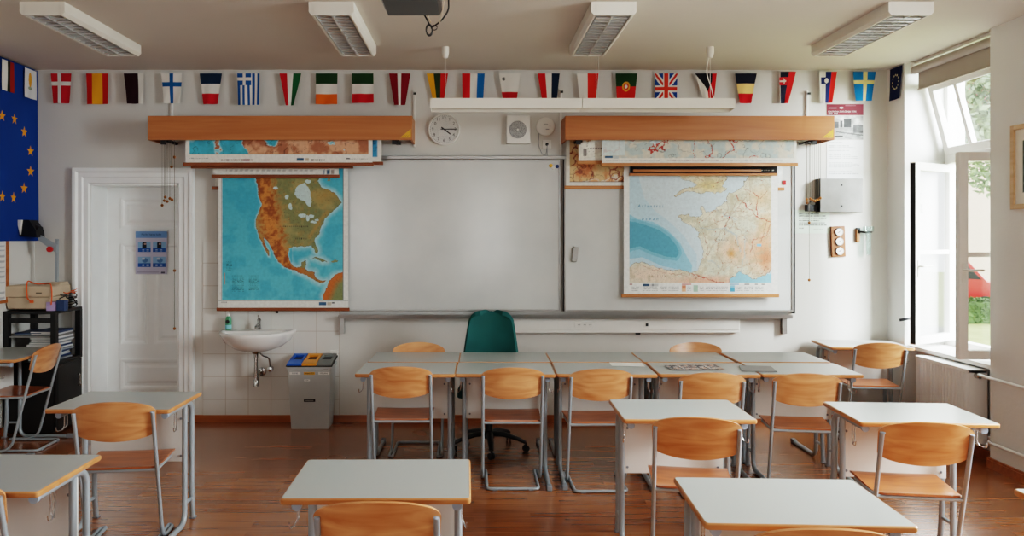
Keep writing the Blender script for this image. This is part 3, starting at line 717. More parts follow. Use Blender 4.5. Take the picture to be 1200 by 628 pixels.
# ------------------------------------------------------------------ MAPS
def P9(lst): return lst
NA = [(165,-40),(178,48),(188,80),(190,120),(204,160),(192,195),(180,225),(180,255),(190,280),(200,310),(212,335),(224,362),(234,382),(238,375),(229,350),(219,325),(213,302),(225,310),(238,335),(252,360),(264,385),(276,405),(297,425),(320,436),(345,440),(365,452),(395,460),(412,472),(430,486),(450,494),(470,492),(478,484),(462,486),(446,480),(432,470),(425,455),(428,446),(398,442),(385,432),(391,418),(390,400),(370,404),(368,424),(350,428),(330,416),(320,395),(316,370),(318,350),(335,341),(365,338),(385,341),(410,335),(420,345),(428,362),(438,370),(441,352),(430,326),(427,308),(447,282),(452,262),(466,240),(470,222),(492,198),(512,182),(524,172),(540,152),(528,132),(505,108),(480,96),(455,86),(440,62),(446,40),(430,15),(430,-40)]
HB = [(340,115),(348,92),(368,76),(384,70),(398,84),(408,108),(413,140),(409,172),(397,168),(388,147),(368,142),(350,132)]
SA = [(468,570),(461,548),(478,512),(490,485),(508,462),(528,452),(560,445),(560,570)]
CUBA = [(413,387),(436,383),(462,393),(482,404),(462,404),(436,391)]; HISP = [(494,402),(512,396),(527,397),(522,404),(505,408)]
NEWF = [(488,160),(505,150),(512,165),(495,172)]
def lon(x, y, a, b, c): return np.clip((x-a)/b, 0, 1)
def map_na(U, V):
    x = -10+U*(568-0); y = -60+V*(655)      # drawing units
    x = 22+U*(568-22); y = -55+V*(600+55)
    n1 = vnoise(x+200, y+200, 46, 1, 5); n2 = vnoise(x+200, y+200, 14, 5, 4); xx = x+(n2-.5)*9; yy = y+(vnoise(x+300, y+100, 14, 9, 4)-.5)*9
    L = inpoly(xx, yy, NA) | inpoly(xx, yy, SA) | inpoly(xx, yy, CUBA) | inpoly(xx, yy, HISP) | inpoly(xx, yy, NEWF)
    d = np.minimum(polyd(xx, yy, NA), polyd(xx, yy, SA)); d = np.minimum(d, polyd(xx, yy, CUBA))
    c = fillc(x.size, (84, 178, 198)); c = mixc(c, (110, 198, 212), np.clip((y-150)/500, 0, 1)); c = mixc(c, (66, 162, 190), np.clip((n1-.45)*3, 0, .5))
    east = (x > 330)
    sh = np.clip(1-d/np.where(east, 30, 10), 0, 1)*.9; c = mixc(c, (206, 224, 224), np.clip(sh*1.1-.25, 0, .8))
    # land relief
    ridge = 252+(y-200)*.18+np.where(y > 330, (y-330)*.35, 0)
    g = np.clip(1-np.abs(x-ridge+18)/72, 0, 1); g = np.clip(g*1.5+(n2-.5)*.9, 0, 1)
    la = fillc(x.size, (128, 130, 90)); la = mixc(la, (176, 160, 108), np.clip((n1-.4)*3, 0, .6)); la = mixc(la, (118, 126, 92), np.clip((x-350)/120, 0, .5)*(y > 180))
    la = mixc(la, (204, 134, 70), g); la = mixc(la, (140, 78, 42), np.clip(g*1.3-.45, 0, 1)*np.clip((n2-.35)*3.4, 0, 1))
    la = mixc(la, (172, 138, 82), np.clip(1-polyd(x, y, [(405, 300), (452, 225), (480, 190)], False)/13, 0, 1)*.8)
    la = mixc(la, (176, 136, 76), np.clip(1-polyd(x, y, [(450, 130), (520, 110)], False)/50, 0, 1)*.6)
    sa = inpoly(xx, yy, SA); la = np.where(sa[:, None], mixc(fillc(x.size, (130, 138, 96)), (196, 112, 56), np.clip(1.3-polyd(x, y, [(470, 560), (505, 480), (540, 455)], False)/26, 0, 1)), la)
    ca = (y > 430) & ~sa; la[ca] = mixc(la[ca], (196, 104, 44), np.full(ca.sum(), .55))
    coast = L & (d < 1.8); la[coast] = la[coast]*.72
    c = np.where(L[:, None], la, c)
    lk = inpoly(xx, yy, HB)
    for (a, b_, r1, r2) in ((375, 208, 17, 9), (398, 218, 7, 13), (412, 212, 12, 8), (422, 236, 14, 5), (436, 226, 9, 4), (325, 168, 7, 14), (262, 92, 11, 6), (398, 62, 14, 8), (310, 130, 6, 10)): lk |= ((xx-a)/r1)**2+((yy-b_)/r2)**2 < 1
    c[lk] = (196, 216, 214)
    isl = (x > 340) & (x < 520) & (y < 60) & (n2 > .56) & ~L; c[isl] = (150, 146, 104)
    # labels & specks
    rs = vnoise(x*3, y*3, 4, 21, 1); c[(rs > .93) & L] *= .55
    tx = ((x > 80) & (x < 130) & (y > 462) & (y < 530)) | ((x > 150) & (x < 190) & (y > 462) & (y < 525)) | ((x > 55) & (x < 80) & (y > 400) & (y < 440))
    c[tx & (np.sin(y*1.05) > .1) & (rs > .4)] *= .62
    kb = (x > 46) & (x < 51) & (y > 450) & (y < 500); c[kb] = (190, 160, 130)
    for cx_, cy_, w_ in ((322, 254, 60), (350, 306, 26)): c[(np.abs(x-cx_-20) < w_) & (np.abs(y-cy_) < 3.4) & (np.sin(x*1.0) > .55)] = (70, 60, 50)
    # margins
    out = (x < 37) | (x > 545) | (y > 566); c[out] = (232, 232, 226)
    ln = ((np.abs(x-35) < 1.2) | (np.abs(x-547) < 1.2) | (np.abs(y-568) < 1.2)) & (y < 569); c[ln] = (120, 130, 130)
    c[(x > 446) & (x < 476) & (y > 574) & (y < 587)] = (60, 96, 130); c[(x > 479) & (x < 498) & (y > 574) & (y < 587)] = (196, 186, 170); c[(x > 500) & (x < 510) & (y > 574) & (y < 580)] = (80, 80, 84)
    c[(x > 34) & (x < 60) & (y > 573) & (y < 578) & (np.sin(x*2) > -.2)] = (140, 140, 140)
    return c
FR = [(640,20),(612,60),(600,72),(590,95),(560,115),(520,130),(510,148),(513,166),(490,180),(465,190),(460,206),(435,216),(411,213),(402,192),(388,184),(386,202),(396,230),(384,240),(355,236),(330,228),(292,230),(279,237),(300,248),(294,260),(318,270),(346,286),(366,300),(385,315),(378,333),(388,350),(392,375),(401,400),(396,440),(386,470),(366,500),(335,500),(300,490),(265,492),(230,488),(190,480),(150,468),(110,455),(78,455),(60,462),(40,492),(40,570),(520,570),(532,532),(556,512),(580,500),(610,516),(640,536),(665,530),(700,515),(722,492),(750,480),(750,20)]
GB = [(285,20),(296,60),(330,66),(362,80),(372,86),(350,98),(312,106),(286,120),(262,140),(272,146),(300,130),(338,118),(372,122),(395,128),(420,122),(458,126),(500,122),(518,106),(492,95),(502,76),(518,55),(505,20)]
DEEP = [(30,258),(80,264),(120,276),(190,300),(240,335),(272,372),(286,410),(272,432),(220,426),(150,402),(100,378),(60,385),(30,402)]
MID = [(30,215),(90,250),(160,262),(230,300),(290,360),(320,420),(350,470),(345,500),(300,492),(200,470),(110,430),(30,440)]
MED = [(520,570),(532,532),(556,512),(580,500),(610,516),(640,536),(665,530),(700,515),(750,490),(750,570)]
def map_fr(U, V):
    x = 22+U*(758-22); y = -20+V*(606+20)
    n1 = vnoise(x+200, y+200, 60, 3, 5); n2 = vnoise(x+200, y+200, 18, 6, 4); xx = x+(n2-.5)*16; yy = y+(vnoise(x+300, y+100, 14, 8, 4)-.5)*16
    c = fillc(x.size, (206, 222, 228)); 
    m = inpoly(x, y, [(30,-20),(90,-20),(96,60),(120,150),(170,210),(240,262),(310,330),(372,420),(372,520),(30,520)]); c[m] = (190, 216, 226)
    m = inpoly(x, y, MID); c[m] = (150, 200, 218); dm = polyd(x, y, DEEP); m = inpoly(x, y, DEEP); c[m] = (92, 160, 184); c[~m & (dm < 14) & (x < 300)] = (124, 184, 204)
    L = inpoly(xx, yy, FR) | inpoly(xx, yy, GB); d = np.minimum(polyd(xx, yy, FR), polyd(xx, yy, GB))
    mm = inpoly(xx, yy, MED); c[mm] = (150, 202, 220)
    la = fillc(x.size, (228, 222, 200)); la = mixc(la, (208, 210, 192), np.clip((n1-.45)*4, 0, .6))
    def blob(cx, cy, rx, ry, col, k=1.):
        nonlocal la
        g = np.clip(1.25-np.hypot((x-cx)/rx, (y-cy)/ry), 0, 1)*k; g = np.clip(g*1.2+(n2-.5)*.7*(g > .03), 0, 1); la = mixc(la, col, g)
    blob(560, 400, 85, 70, (230, 190, 160)); blob(690, 400, 80, 110, (228, 172, 138)); blob(700, 440, 35, 60, (208, 134, 100), .7); blob(420, 545, 200, 30, (228, 178, 154)); blob(150, 510, 160, 50, (234, 210, 190)); blob(680, 150, 60, 60, (222, 188, 150), .8); blob(535, 412, 20, 25, (206, 140, 84), .7)
    blob(560, 150, 60, 30, (196, 190, 164), .8); blob(700, 270, 45, 60, (216, 166, 120), .6); blob(430, 90, 90, 40, (220, 196, 130), .7); blob(330, 250, 50, 18, (190, 186, 160), .7); blob(400, 300, 60, 28, (196, 194, 168), .7)
    def line(pts, w, col, k=1.):
        nonlocal la
        la = mixc(la, col, np.clip(1.4-polyd(xx, yy, pts, False)/w, 0, 1)*k)
    for q in ((460,196),(392,300),(510,150),(610,140),(650,230),(600,330),(500,300),(470,400),(410,440),(560,170)): line([(527,240), q], 1.3, (150, 110, 90), .6)
    line([(600,330),(598,420),(582,500)], 3, (190, 200, 196), .8); line([(380,290),(440,300),(500,290),(560,330),(580,400)], 2.4, (170, 186, 190), .8); line([(402,440),(450,450),(480,480)], 2.2, (176, 190, 190), .8); line([(465,200),(500,230),(560,250)], 2.2, (170, 186, 190), .8)
    line([(556,130),(575,160),(600,170),(606,196),(630,205),(660,240),(690,250),(728,262)], 1.8, (176, 60, 50)); line([(640,120),(668,150),(655,190),(660,230)], 1.5, (176, 60, 50)); line([(340,505),(400,525),(470,548),(520,552)], 1.8, (176, 60, 50)); line([(728,262),(700,330),(640,350),(625,400)], 1.6, (176, 70, 60), .8)
    line([(600,330),(640,400),(660,450),(620,510)], 1.3, (150, 110, 90), .6); line([(470,400),(500,470),(470,510)], 1.3, (150, 110, 90), .6); line([(110,470),(200,500),(330,520)], 1.3, (160, 90, 70), .6)
    for (a, b_) in ((527,240),(452,96),(383,265),(460,310),(402,437),(472,505),(578,500),(598,345),(560,420),(640,438),(612,165),(505,285),(488,205),(705,440),(190,485),(345,500),(530,412),(430,215)):
        la[np.hypot(x-a, y-b_) < (4.2 if (a, b_) == (527,240) else 2.4)] = (160, 50, 44)
    rg = np.random.RandomState(12); pts = []
    while len(pts) < 70:
        q = (rg.uniform(290, 725), rg.uniform(50, 548)); a_ = np.array([q[0]]), np.array([q[1]])
        if (inpoly(a_[0], a_[1], FR) | inpoly(a_[0], a_[1], GB))[0]: pts.append(q)
    for i, q in enumerate(pts):
        near = sorted(pts, key=lambda p_: (p_[0]-q[0])**2+(p_[1]-q[1])**2)[1:4]
        for p_ in near[:2]: line([q, p_], 1.0, (170, 120, 96), .45)
        la[np.hypot(x-q[0], y-q[1]) < 2.0] = (150, 60, 50)
    rs = vnoise(x*3, y*3, 5, 31, 1); la[(rs > .86)] *= .74
    la = mixc(la, (190, 176, 146), np.clip((n2-.52)*3, 0, .5))
    la[L & (d < 2.0)] *= .62
    c = np.where((L & ~mm)[:, None], la, c); c[(np.abs(x-668) < 11) & (np.abs(y-372) < 6)] = (130, 190, 214)
    c[(rs > .965) & ~L] *= .8
    c[(x < 48) | (x > 728) | (y > 551)] = (236, 236, 232)
    leg = (y > 556) & (y < 592)
    c[leg & (x > 112) & (x < 144) & (y < 567)] = (56, 84, 110); c[leg & (x > 146) & (x < 186) & (y < 566) & (np.sin(x*1.5) > -.3)] = (150, 152, 154)
    c[leg & (x > 300) & (x < 320) & (y > 562)] = (206, 130, 100); c[leg & (x > 300) & (x < 320) & (y > 578)] = (222, 176, 140); c[leg & (x > 356) & (x < 377) & (y > 562)] = (170, 196, 176); c[leg & (x > 531) & (x < 552) & (y > 562)] = (140, 196, 218); c[leg & (x > 531) & (x < 552) & (y > 575)] = (84, 160, 196)
    for (a, b_) in ((55,95),(112,185),(195,228),(235,285),(325,345),(385,405),(415,520),(556,590),(598,640),(648,690)):
        c[leg & (x > a) & (x < b_) & (y > 568) & (np.sin((y-568)*.75) > .2) & (rs > .38)] = (160, 160, 162)
    for (a, b_, q) in ((300,345,(190,80,60)),(530,572,(80,160,200)),(598,622,(90,90,90)),(648,662,(90,90,90)),(680,696,(90,90,90)),(48,62,(150,60,60))): c[leg & (x > a) & (x < b_) & (y < 561)] = q
    return c
def generic(seed, sea, land, land2, thr, margin, legend=None, line=(176, 60, 50), linek=0., mb=.18, W=10., Hh=1.5):
    def fn(U, V):
        x = U*W+3; y = V*Hh+3; n1 = vnoise(x, y, 1.3, seed, 5); n2 = vnoise(x, y, .35, seed+1, 4)
        c = fillc(U.size, sea); c = mixc(c, tuple(min(255, v*1.12) for v in sea), np.clip((n2-.4)*3, 0, 1))
        L = n1 > thr; c = mixc(c, (226, 232, 228), np.clip(1-np.abs(n1-thr)/.035, 0, 1)*.8)
        la = fillc(U.size, land); la = mixc(la, land2, np.clip((n2-.42)*5, 0, 1)); c = np.where(L[:, None], la, c)
        if linek: r = np.abs(vnoise(x, y, .9, seed+5, 4)-.5) < .012; c[r] = line
        r = np.abs(vnoise(x, y, .5, seed+7, 3)-.5) < .012; c[r] *= .75
        mx = margin[0]; out = (U < mx) | (U > 1-margin[1]) | (V > 1-mb); c[out] = (232, 230, 222)
        c[(np.abs(V-(1-mb)) < .008) & (U > mx) & (U < 1-margin[1])] = (120, 110, 100)
        if legend:
            for (a, b_, v0, v1, q) in legend: c[(U > a) & (U < b_) & (V > v0) & (V < v1) & ((np.sin(U*900) > -.3) | (b_-a < .045))] = q
        return c
    return fn
def wall_map(label, px0, px1, ytop, ybot, Y, fn, nx, ny, rod=(0, 0, 'rodwood'), group=None, wave=.004, topz=None, name='wall_map', toprod=False, mtl='mapprint'):
    """hangs from its roller inside the map case"""
    x0, x1 = WX(px0, Y), WX(px1, Y); z0 = WZ(ybot, Y); z1 = 2.66 if topz is None else topz
    t = thing(name, label, 'map', ((x0+x1)/2, Y, z0)); w = x1-x0; h = z1-z0
    def f2(U, V):                         # only the printed part is mapped, the sheet above it is rolled in the case
        zt_ = WZ(ytop, Y)-z0; return fn(U, 1-np.clip((1-V)*h/zt_, 0, 1))
    sheet('map_sheet', w, h, nx, ny, f2, M[mtl], t, wave=wave, wavef=(8, 4))
    rx0, rx1, mm = rod; rx0, rx1 = WX(rx0, Y), WX(rx1, Y); cx = (x0+x1)/2
    b = MB(); b.box(rx0-cx, rx1-cx, -.009, .009, -.026 if mtl != 'print' else -.018, .004, .004); b.build('bottom_rod', M[mm], t)
    b = MB(); b.tube([(-w/2-.01, 0, h), (w/2+.01, 0, h)], .022, 12); b.build('roller', M[mm], t)
    return t
# left case, from front to back
leg = [(.19, .36, .86, .92, (150, 120, 110)), (.20, .24, .87, .91, (60, 110, 140)), (.31, .345, .86, .92, (120, 40, 50)), (.595, .632, .82, .92, (50, 90, 120)), (.64, .66, .82, .92, (190, 176, 156)), (.67, .75, .85, .92, (90, 90, 90)), (.86, .88, .80, .86, (40, 40, 40)), (.88, .98, .83, .86, (120, 120, 120)), (.02, .12, .80, .84, (150, 150, 150))]
wall_map('rolled-up blue and brown relief map strip, frontmost under the left map case', 217.5, 436.5, 160, 191, 6.76, generic(12, (70, 164, 186), (214, 164, 132), (168, 108, 80), .53, (.02, .02), leg, mb=.34, W=9, Hh=1.1), 260, 60, (215, 438, 'rodwood'), wave=0)
wall_map('rolled-up map behind the front relief strip, cream edge showing at its right', 224, 447, 160, 190, 6.80, generic(15, (60, 140, 180), (200, 150, 110), (150, 100, 70), .7, (.02, .02), mb=.2), 120, 30, (222, 449, 'rodwood'), wave=0)
wall_map('rolled-up map behind, its lower rod just below the front strip', 226, 414, 160, 194, 6.84, generic(19, (60, 140, 180), (200, 150, 110), (150, 100, 70), .7, (.02, .02), mb=.3), 60, 20, (224, 414, 'rodwood'), wave=0)
wall_map('rolled-up map with a pale margin hanging just over the top of the North America map', 249.5, 397, 180, 205, 6.93, generic(23, (90, 170, 196), (206, 206, 200), (226, 226, 220), .62, (.01, .01), [(.88, .93, .72, .95, (60, 100, 130)), (.94, .965, .72, .95, (160, 150, 140)), (.1, .8, .75, .8, (190, 186, 180))], mb=.42), 120, 30, (248, 398, 'rodwood'), wave=0)
wall_map('rolled-up map behind at the left edge of the North America map, short rod end showing', 252, 330, 190, 219, 7.0, generic(25, (226, 226, 220), (220, 216, 206), (226, 226, 220), .62, (.01, .01), mb=.5), 30, 20, (248.5, 330, 'rodwood'), wave=0)
wall_map('large hanging physical map of North America with turquoise oceans', 256, 408, 180, 361, 6.965, map_na, 300, 400, (254, 409.5, 'rodwood'))
# right case
fr1 = generic(31, (196, 212, 216), (214, 208, 194), (184, 198, 196), .36, (.008, .01), [(.015, .055, .72, .80, (50, 90, 120)), (.06, .085, .72, .82, (190, 200, 200)), (.02, .30, .87, .92, (196, 198, 198)), (.33, .60, .86, .91, (190, 176, 176)), (.62, .93, .86, .92, (196, 200, 200))], linek=1, mb=.2, W=10, Hh=1.4)
def fr1b(U, V):
    c = fr1(U, V); m = (U < .12) & (V < .70); c[m] = mixc(c[m], (212, 226, 226), np.full(m.sum(), .85)); return c
wall_map('front strip of a pale political map with red borders under the right case', 705.5, 933.5, 160, 191.5, 6.76, fr1b, 300, 70, (704, 935, 'rodlight'), wave=0)
wall_map('small corner of a rolled-up map with printed lines between two orange maps', 678, 790, 160, 189, 6.83, generic(37, (232, 228, 216), (226, 196, 160), (206, 160, 120), .52, (.02, .02), [(.05, .1, .5, .8, (60, 50, 50)), (.1, .25, .45, .5, (110, 100, 100))], mb=.12, W=4), 90, 40, (676, 790, 'rodlight'), wave=0)
wall_map('orange and tan relief map showing at the far left under the right case', 663.5, 760, 160, 218, 6.955, generic(41, (220, 166, 122), (216, 184, 138), (204, 130, 88), .42, (.045, .02), linek=1, line=(150, 90, 70), mb=.09, W=3.6, Hh=2.1), 130, 90, (661.5, 760, 'rodlight'), wave=0)
def black1(U, V):
    c = fillc(U.size, (26, 24, 26)); rs = vnoise(U*120, V*20, .6, 4, 1)
    m = (V > .50) & (V < .62) & (((U > .22) & (U < .36)) | ((U > .62) & (U < .70))); c[m & (rs > .3)] = (190, 190, 188); m = (U > .88) & (U < .97) & (V < .6) & (V > .1); c[m] = (206, 210, 206); m = (U > .92) & (U < .94) & (V > .25) & (V < .5); c[m] = (80, 130, 170); return c
def black2(U, V):
    c = fillc(U.size, (22, 20, 22)); rs = vnoise(U*160, V*20, .6, 6, 1); m = (V > .60) & (V < .78) & (((U > .33) & (U < .42)) | ((U > .46) & (U < .66)) | ((U > .83) & (U < .98))); c[m & (rs > .35)] = (200, 198, 190); return c
wall_map('black-edged rolled chart in front, with a light rod above the map of France', 742.5, 911, 180, 199, 6.865, black1, 170, 50, (742, 892, 'rodlight'), wave=0, mtl='print')
wall_map('black-edged rolled chart behind, its light rod touching the top of the France map', 738.5, 910.5, 185, 203.5, 6.895, black2, 170, 50, (737.5, 911, 'rodlight'), wave=0, mtl='print')
frm = wall_map('large hanging map of France with a pale blue Atlantic and a printed legend', 731, 911.5, 190, 345, 6.925, map_fr, 370, 330, (728, 913, 'rodlight'))
x0, x1 = WX(731, 6.925), WX(911.5, 6.925); mx = (x0+x1)/2; zz0 = WZ(345, 6.925)
def mt(body, px, py, size, m, sp=1.0, shear=.2): text('map_lettering', body, size, (WX(px, 6.915)-mx, -.012, WZ(py, 6.915)-zz0), WALLROT, M[m], frm, shear=shear, space=sp)
mt('Atlantski', 762, 241.5, .040, 'blueink', 1.55); mt('ocean', 761.5, 256.5, .040, 'blueink', 1.7); mt('Francija', 846, 281, .028, 'ink', 1.3, 0); mt('Španija', 770, 323, .024, 'rodwood', 2.2, 0)
wall_map('rolled-up map at the right behind the France map, short rod and red clip showing', 880, 917, 180, 220, 6.955, generic(44, (226, 228, 226), (222, 222, 218), (226, 226, 222), .6, (.02, .02), mb=.1), 20, 20, (880, 919, 'rodlight'), wave=0)
b = MB(); b.box(-.016, .016, -.02, .0, -.02, .02, .004, Matrix.Translation((WX(919, 6.95), 6.965, WZ(214, 6.95)))); b.build('red_clip', M['red'], label='small red clip beside the upper right edge of the France map', cat='clip')

# ------------------------------------------------------------------ pull cords
def pull_cord(px, Y, ztop, py, label, group, beads=(), r=.0016, br=.013):
    x = WX(px, Y); zb_ = WZ(py, Y); t = thing('pull_cord', label, 'pull cord', (x, Y, zb_), group=group)
    b = MB(); b.tube([(0, 0, ztop-zb_), (0, 0, 0)], r, 6); b.build('cord', M['cord'], t)
    for q in (py,)+tuple(beads):
        z = WZ(q, Y)-zb_; b = MB(); b.lathe([(.002, -br), (br*.7, -br*.7), (br, 0), (br*.7, br*.7), (.002, br)], (0, 0, z), 14); b.build('bead', M['bead'], t)
for px, py, Y in ((193.5, 231, 6.80), (192.5, 235, 6.84), (196, 236, 6.88), (199, 232.5, 6.80), (201.5, 234, 6.84)):
    pull_cord(px, Y, 2.55, py, 'thin pull cord with a wooden bead, bunched below the left map case', 'bunched pull cords at the left case')
pull_cord(190, 6.9, 2.55, 240.5, 'thin pull cord whose bead hangs lowest left of the bunch in front of the door', None)
pull_cord(201, 6.76, 2.55, 195.5, 'short pull cord with its bead ending above the door frame', None)
pull_cord(204.5, 6.74, 2.55, 385, 'long dark pull cord with several beads hanging down over the white door', None, beads=(184, 317), r=.0024)
for px, py, Y in ((945.5, 233.5, 6.80), (949.5, 233, 6.84), (952, 234.5, 6.88), (954.5, 235.5, 6.80), (957, 234.5, 6.84), (959.5, 233.5, 6.88), (961.5, 232, 6.80)):
    pull_cord(px, Y, 2.55, py, 'thin pull cord with a wooden bead, bunched before the grey metal case', 'bunched pull cords at the right case')
pull_cord(945.8, 6.9, 2.55, 237.5, 'thin pull cord whose bead hangs a little below the right-hand bunch, at its left', None)
pull_cord(948.3, 6.76, 2.55, 328, 'long pull cord with a bead at its end right of the whiteboard', None, beads=(261,))

# ------------------------------------------------------------------ right part of the back wall
def txtlines(bg, ink, blocks, tint=None):
    def fn(U, V):
        c = fillc(U.size, bg); rs = vnoise(U*90+3, V*3+3, .7, 51, 1)
        for (u0, u1, v0, v1, nl) in blocks:
            k = (V-v0)/(v1-v0)*nl; row = np.floor(k); wdt = u0+(u1-u0)*(.7+.3*np.sin(row*7.3)**2)
            c[(U > u0) & (U < wdt) & (V > v0) & (V < v1) & ((k % 1) < .5) & (rs > .3)] = ink
        return c
    return fn
def wallsheet(name, label, cat, px0, px1, py0, py1, fn, nx, ny, parent=None, Y=7.05):
    x0, x1 = WX(px0, Y), WX(px1, Y); t = thing(name, label, cat, ((x0+x1)/2, Y, WZ(py1, Y)))
    sheet('paper_sheet', x1-x0, WZ(py0, Y)-WZ(py1, Y), nx, ny, fn, M['print'], t); return t
def maroon(U, V):
    c = fillc(U.size, (122, 26, 42)); c = mixc(c, (160, 70, 90), np.clip((U-.7)*2-V*.4, 0, .7)); c[(V > .33) & (V < .37) & (U > .05) & (U < .27)] = (200, 190, 190); c[(V > .1) & (V < .14) & (U > .5) & (U < .8)] = (190, 140, 150); c[np.hypot((U-.4)/.05, (V-.33)/.09) < 1] = (230, 220, 220)
    return c
p = wallsheet('poster_header', 'dark red poster heading strip with white lettering beside the right map case', 'poster', 968.8, 1011.8, 122, 134.9, maroon, 90, 30)
hw3 = (WX(1011.8, 7.045)-WX(968.8, 7.045))/2
text('heading', 'POLITIČNA ZDRUŽENJA ISTRE', .019, (-hw3+.012, -.003, .032), WALLROT, M['whiteink'], p, 'LEFT'); text('heading', '1941–1943', .020, (-hw3+.012, -.003, .013), WALLROT, M['whiteink'], p, 'LEFT')
def bw(U, V):
    n_ = vnoise(U*9+2, V*9+2, 1.2, 61, 4); c = fillc(U.size, (200, 202, 200)); c[V > .5] = (166, 168, 166)
    for (a, b_, q, s, g) in ((.0, .16, .1, .75, 50), (.2, .33, .25, .52, 90), (.36, .44, .2, .5, 70), (.47, .68, .12, .5, 60), (.72, 1., .38, .72, 100)): c[(U > a) & (U < b_) & (V > q) & (V < s)] = (g, g+2, g+2)
    c = c*(.6+.8*n_)[:, None]; m = (V > .84) & (V < .9) & (U > .1) & (U < .45); c[m] = 50; m = (np.abs(V-.62-U*.2) < .03) & (U > .25); c[m] *= .6; return c
wallsheet('poster_photo', 'black and white photograph of ruins below the dark red heading', 'photograph', 969, 1011.5, 135.6, 163.5, bw, 100, 70)
wallsheet('poster_text', 'white sheet of printed text below the black and white photograph', 'sheet', 968.8, 1011.5, 164, 209.5, txtlines((232, 234, 234), (176, 178, 180), [(.05, .6, .05, .1, 1), (.05, .85, .14, .3, 4), (.05, .92, .38, .5, 3), (.05, .95, .58, .72, 4), (.05, .95, .8, .9, 2)]), 110, 120)
wallsheet('text_sheet', 'pale green printed sheet on the wall below the bunched pull cords', 'sheet', 932, 972.5, 246, 273.5, txtlines((214, 226, 214), (120, 124, 120), [(.1, .95, .14, .72, 6), (.1, .3, .76, .82, 1), (.5, .95, .8, .84, 1)]), 110, 80)
t = thing('metal_case', 'grey marbled metal wall box below the poster text', 'wall box', (WX(986.5, 6.95), YW, WZ(248.5, 6.95)))
bw2 = (WX(1011.5, 6.95)-WX(961.5, 6.95))/2; bh = WZ(209, 6.95)-WZ(248.5, 6.95)
b = MB(); b.box(-bw2, bw2, -.10, 0, 0, bh, .004); b.build('casing', M['concrete'], t)
b = MB(); b.box(-bw2-.002, -bw2+.004, -.098, 0, 0, bh); b.build('side_strip', M['dark'], t)
for z in (.035+.02, bh-.06):
    b = MB(); b.lathe([(.008, -.099), (.008, -.103)], (0.0, 0, z), 14, 'y'); b.build('screw', M['dark'], t)
b = MB(); b.box(-bw2-.10, -bw2-.012, -.06, 0, .01, .07, .004); b.tube([(-bw2-.09, -.05, .07), (-bw2-.06, -.05, .11)], .008, 8); b.build('cable_gland', M['dark'], t)
t = thing('barometer', 'wooden wall barometer plaque with three round dials', 'barometer', (WX(983.2, 7.03), YW, WZ(301, 7.03)), 0); t.rotation_euler = (0, math.radians(-2), 0)
ww, wh = (WX(991.5, 7.03)-WX(975, 7.03))/2, WZ(265, 7.03)-WZ(301, 7.03)
b = MB(); b.box(-ww, ww, -.022, 0, 0, wh, .004); b.box(-ww, -ww+.018, -.028, 0, 0.004, wh-.004, .002); b.build('plaque', M['brownglass'], t)
for k in range(3):
    z = wh*(.19+.31*k); b = MB(); b.lathe([(.036, -.02), (.038, -.032), (.034, -.036), (.031, -.030)], (.006, 0, z), 28, 'y'); dd = b.build('dial_rim', M['chrome'], t)
    b = MB(); b.lathe([(.031, -.028), (.031, -.031)], (.006, 0, z), 28, 'y'); b.build('dial_face', M['paper'], dd)
    b = MB(); b.tube([(.006-.012, -.033, z-.008), (.006+.018, -.033, z+.014)], .0015, 6); b.lathe([(.004, -.03), (.004, -.035)], (.006, 0, z), 10, 'y'); b.build('needle', M['ink'], dd)
t = thing('rain_gauge', 'clear rain gauge tube held in a black bracket on the wall', 'rain gauge', (WX(1018, 6.99), YW, WZ(299, 6.99)))
b = MB(); b.box(-.092, -.062, -.03, 0, .12, .235, .004); b.build('holder', M['bead'], t)
b = MB(); b.box(-.088, -.058, -.03, 0, .195, .25, .004); b.tube([(-.07, -.03, .215), (-.03, -.06, .21), (.03, -.06, .212)], .009, 8); b.build('bracket', M['black'], t)
b = MB(); b.lathe([(.004, 0), (.02, .003), (.024, .20), (.044, .215), (.046, .262), (.043, .262), (.041, .218), (.021, .205), (.017, .006), (.0, .006)], (0, -.06, 0), 24); b.build('measuring_tube', M['clearplastic'], t)
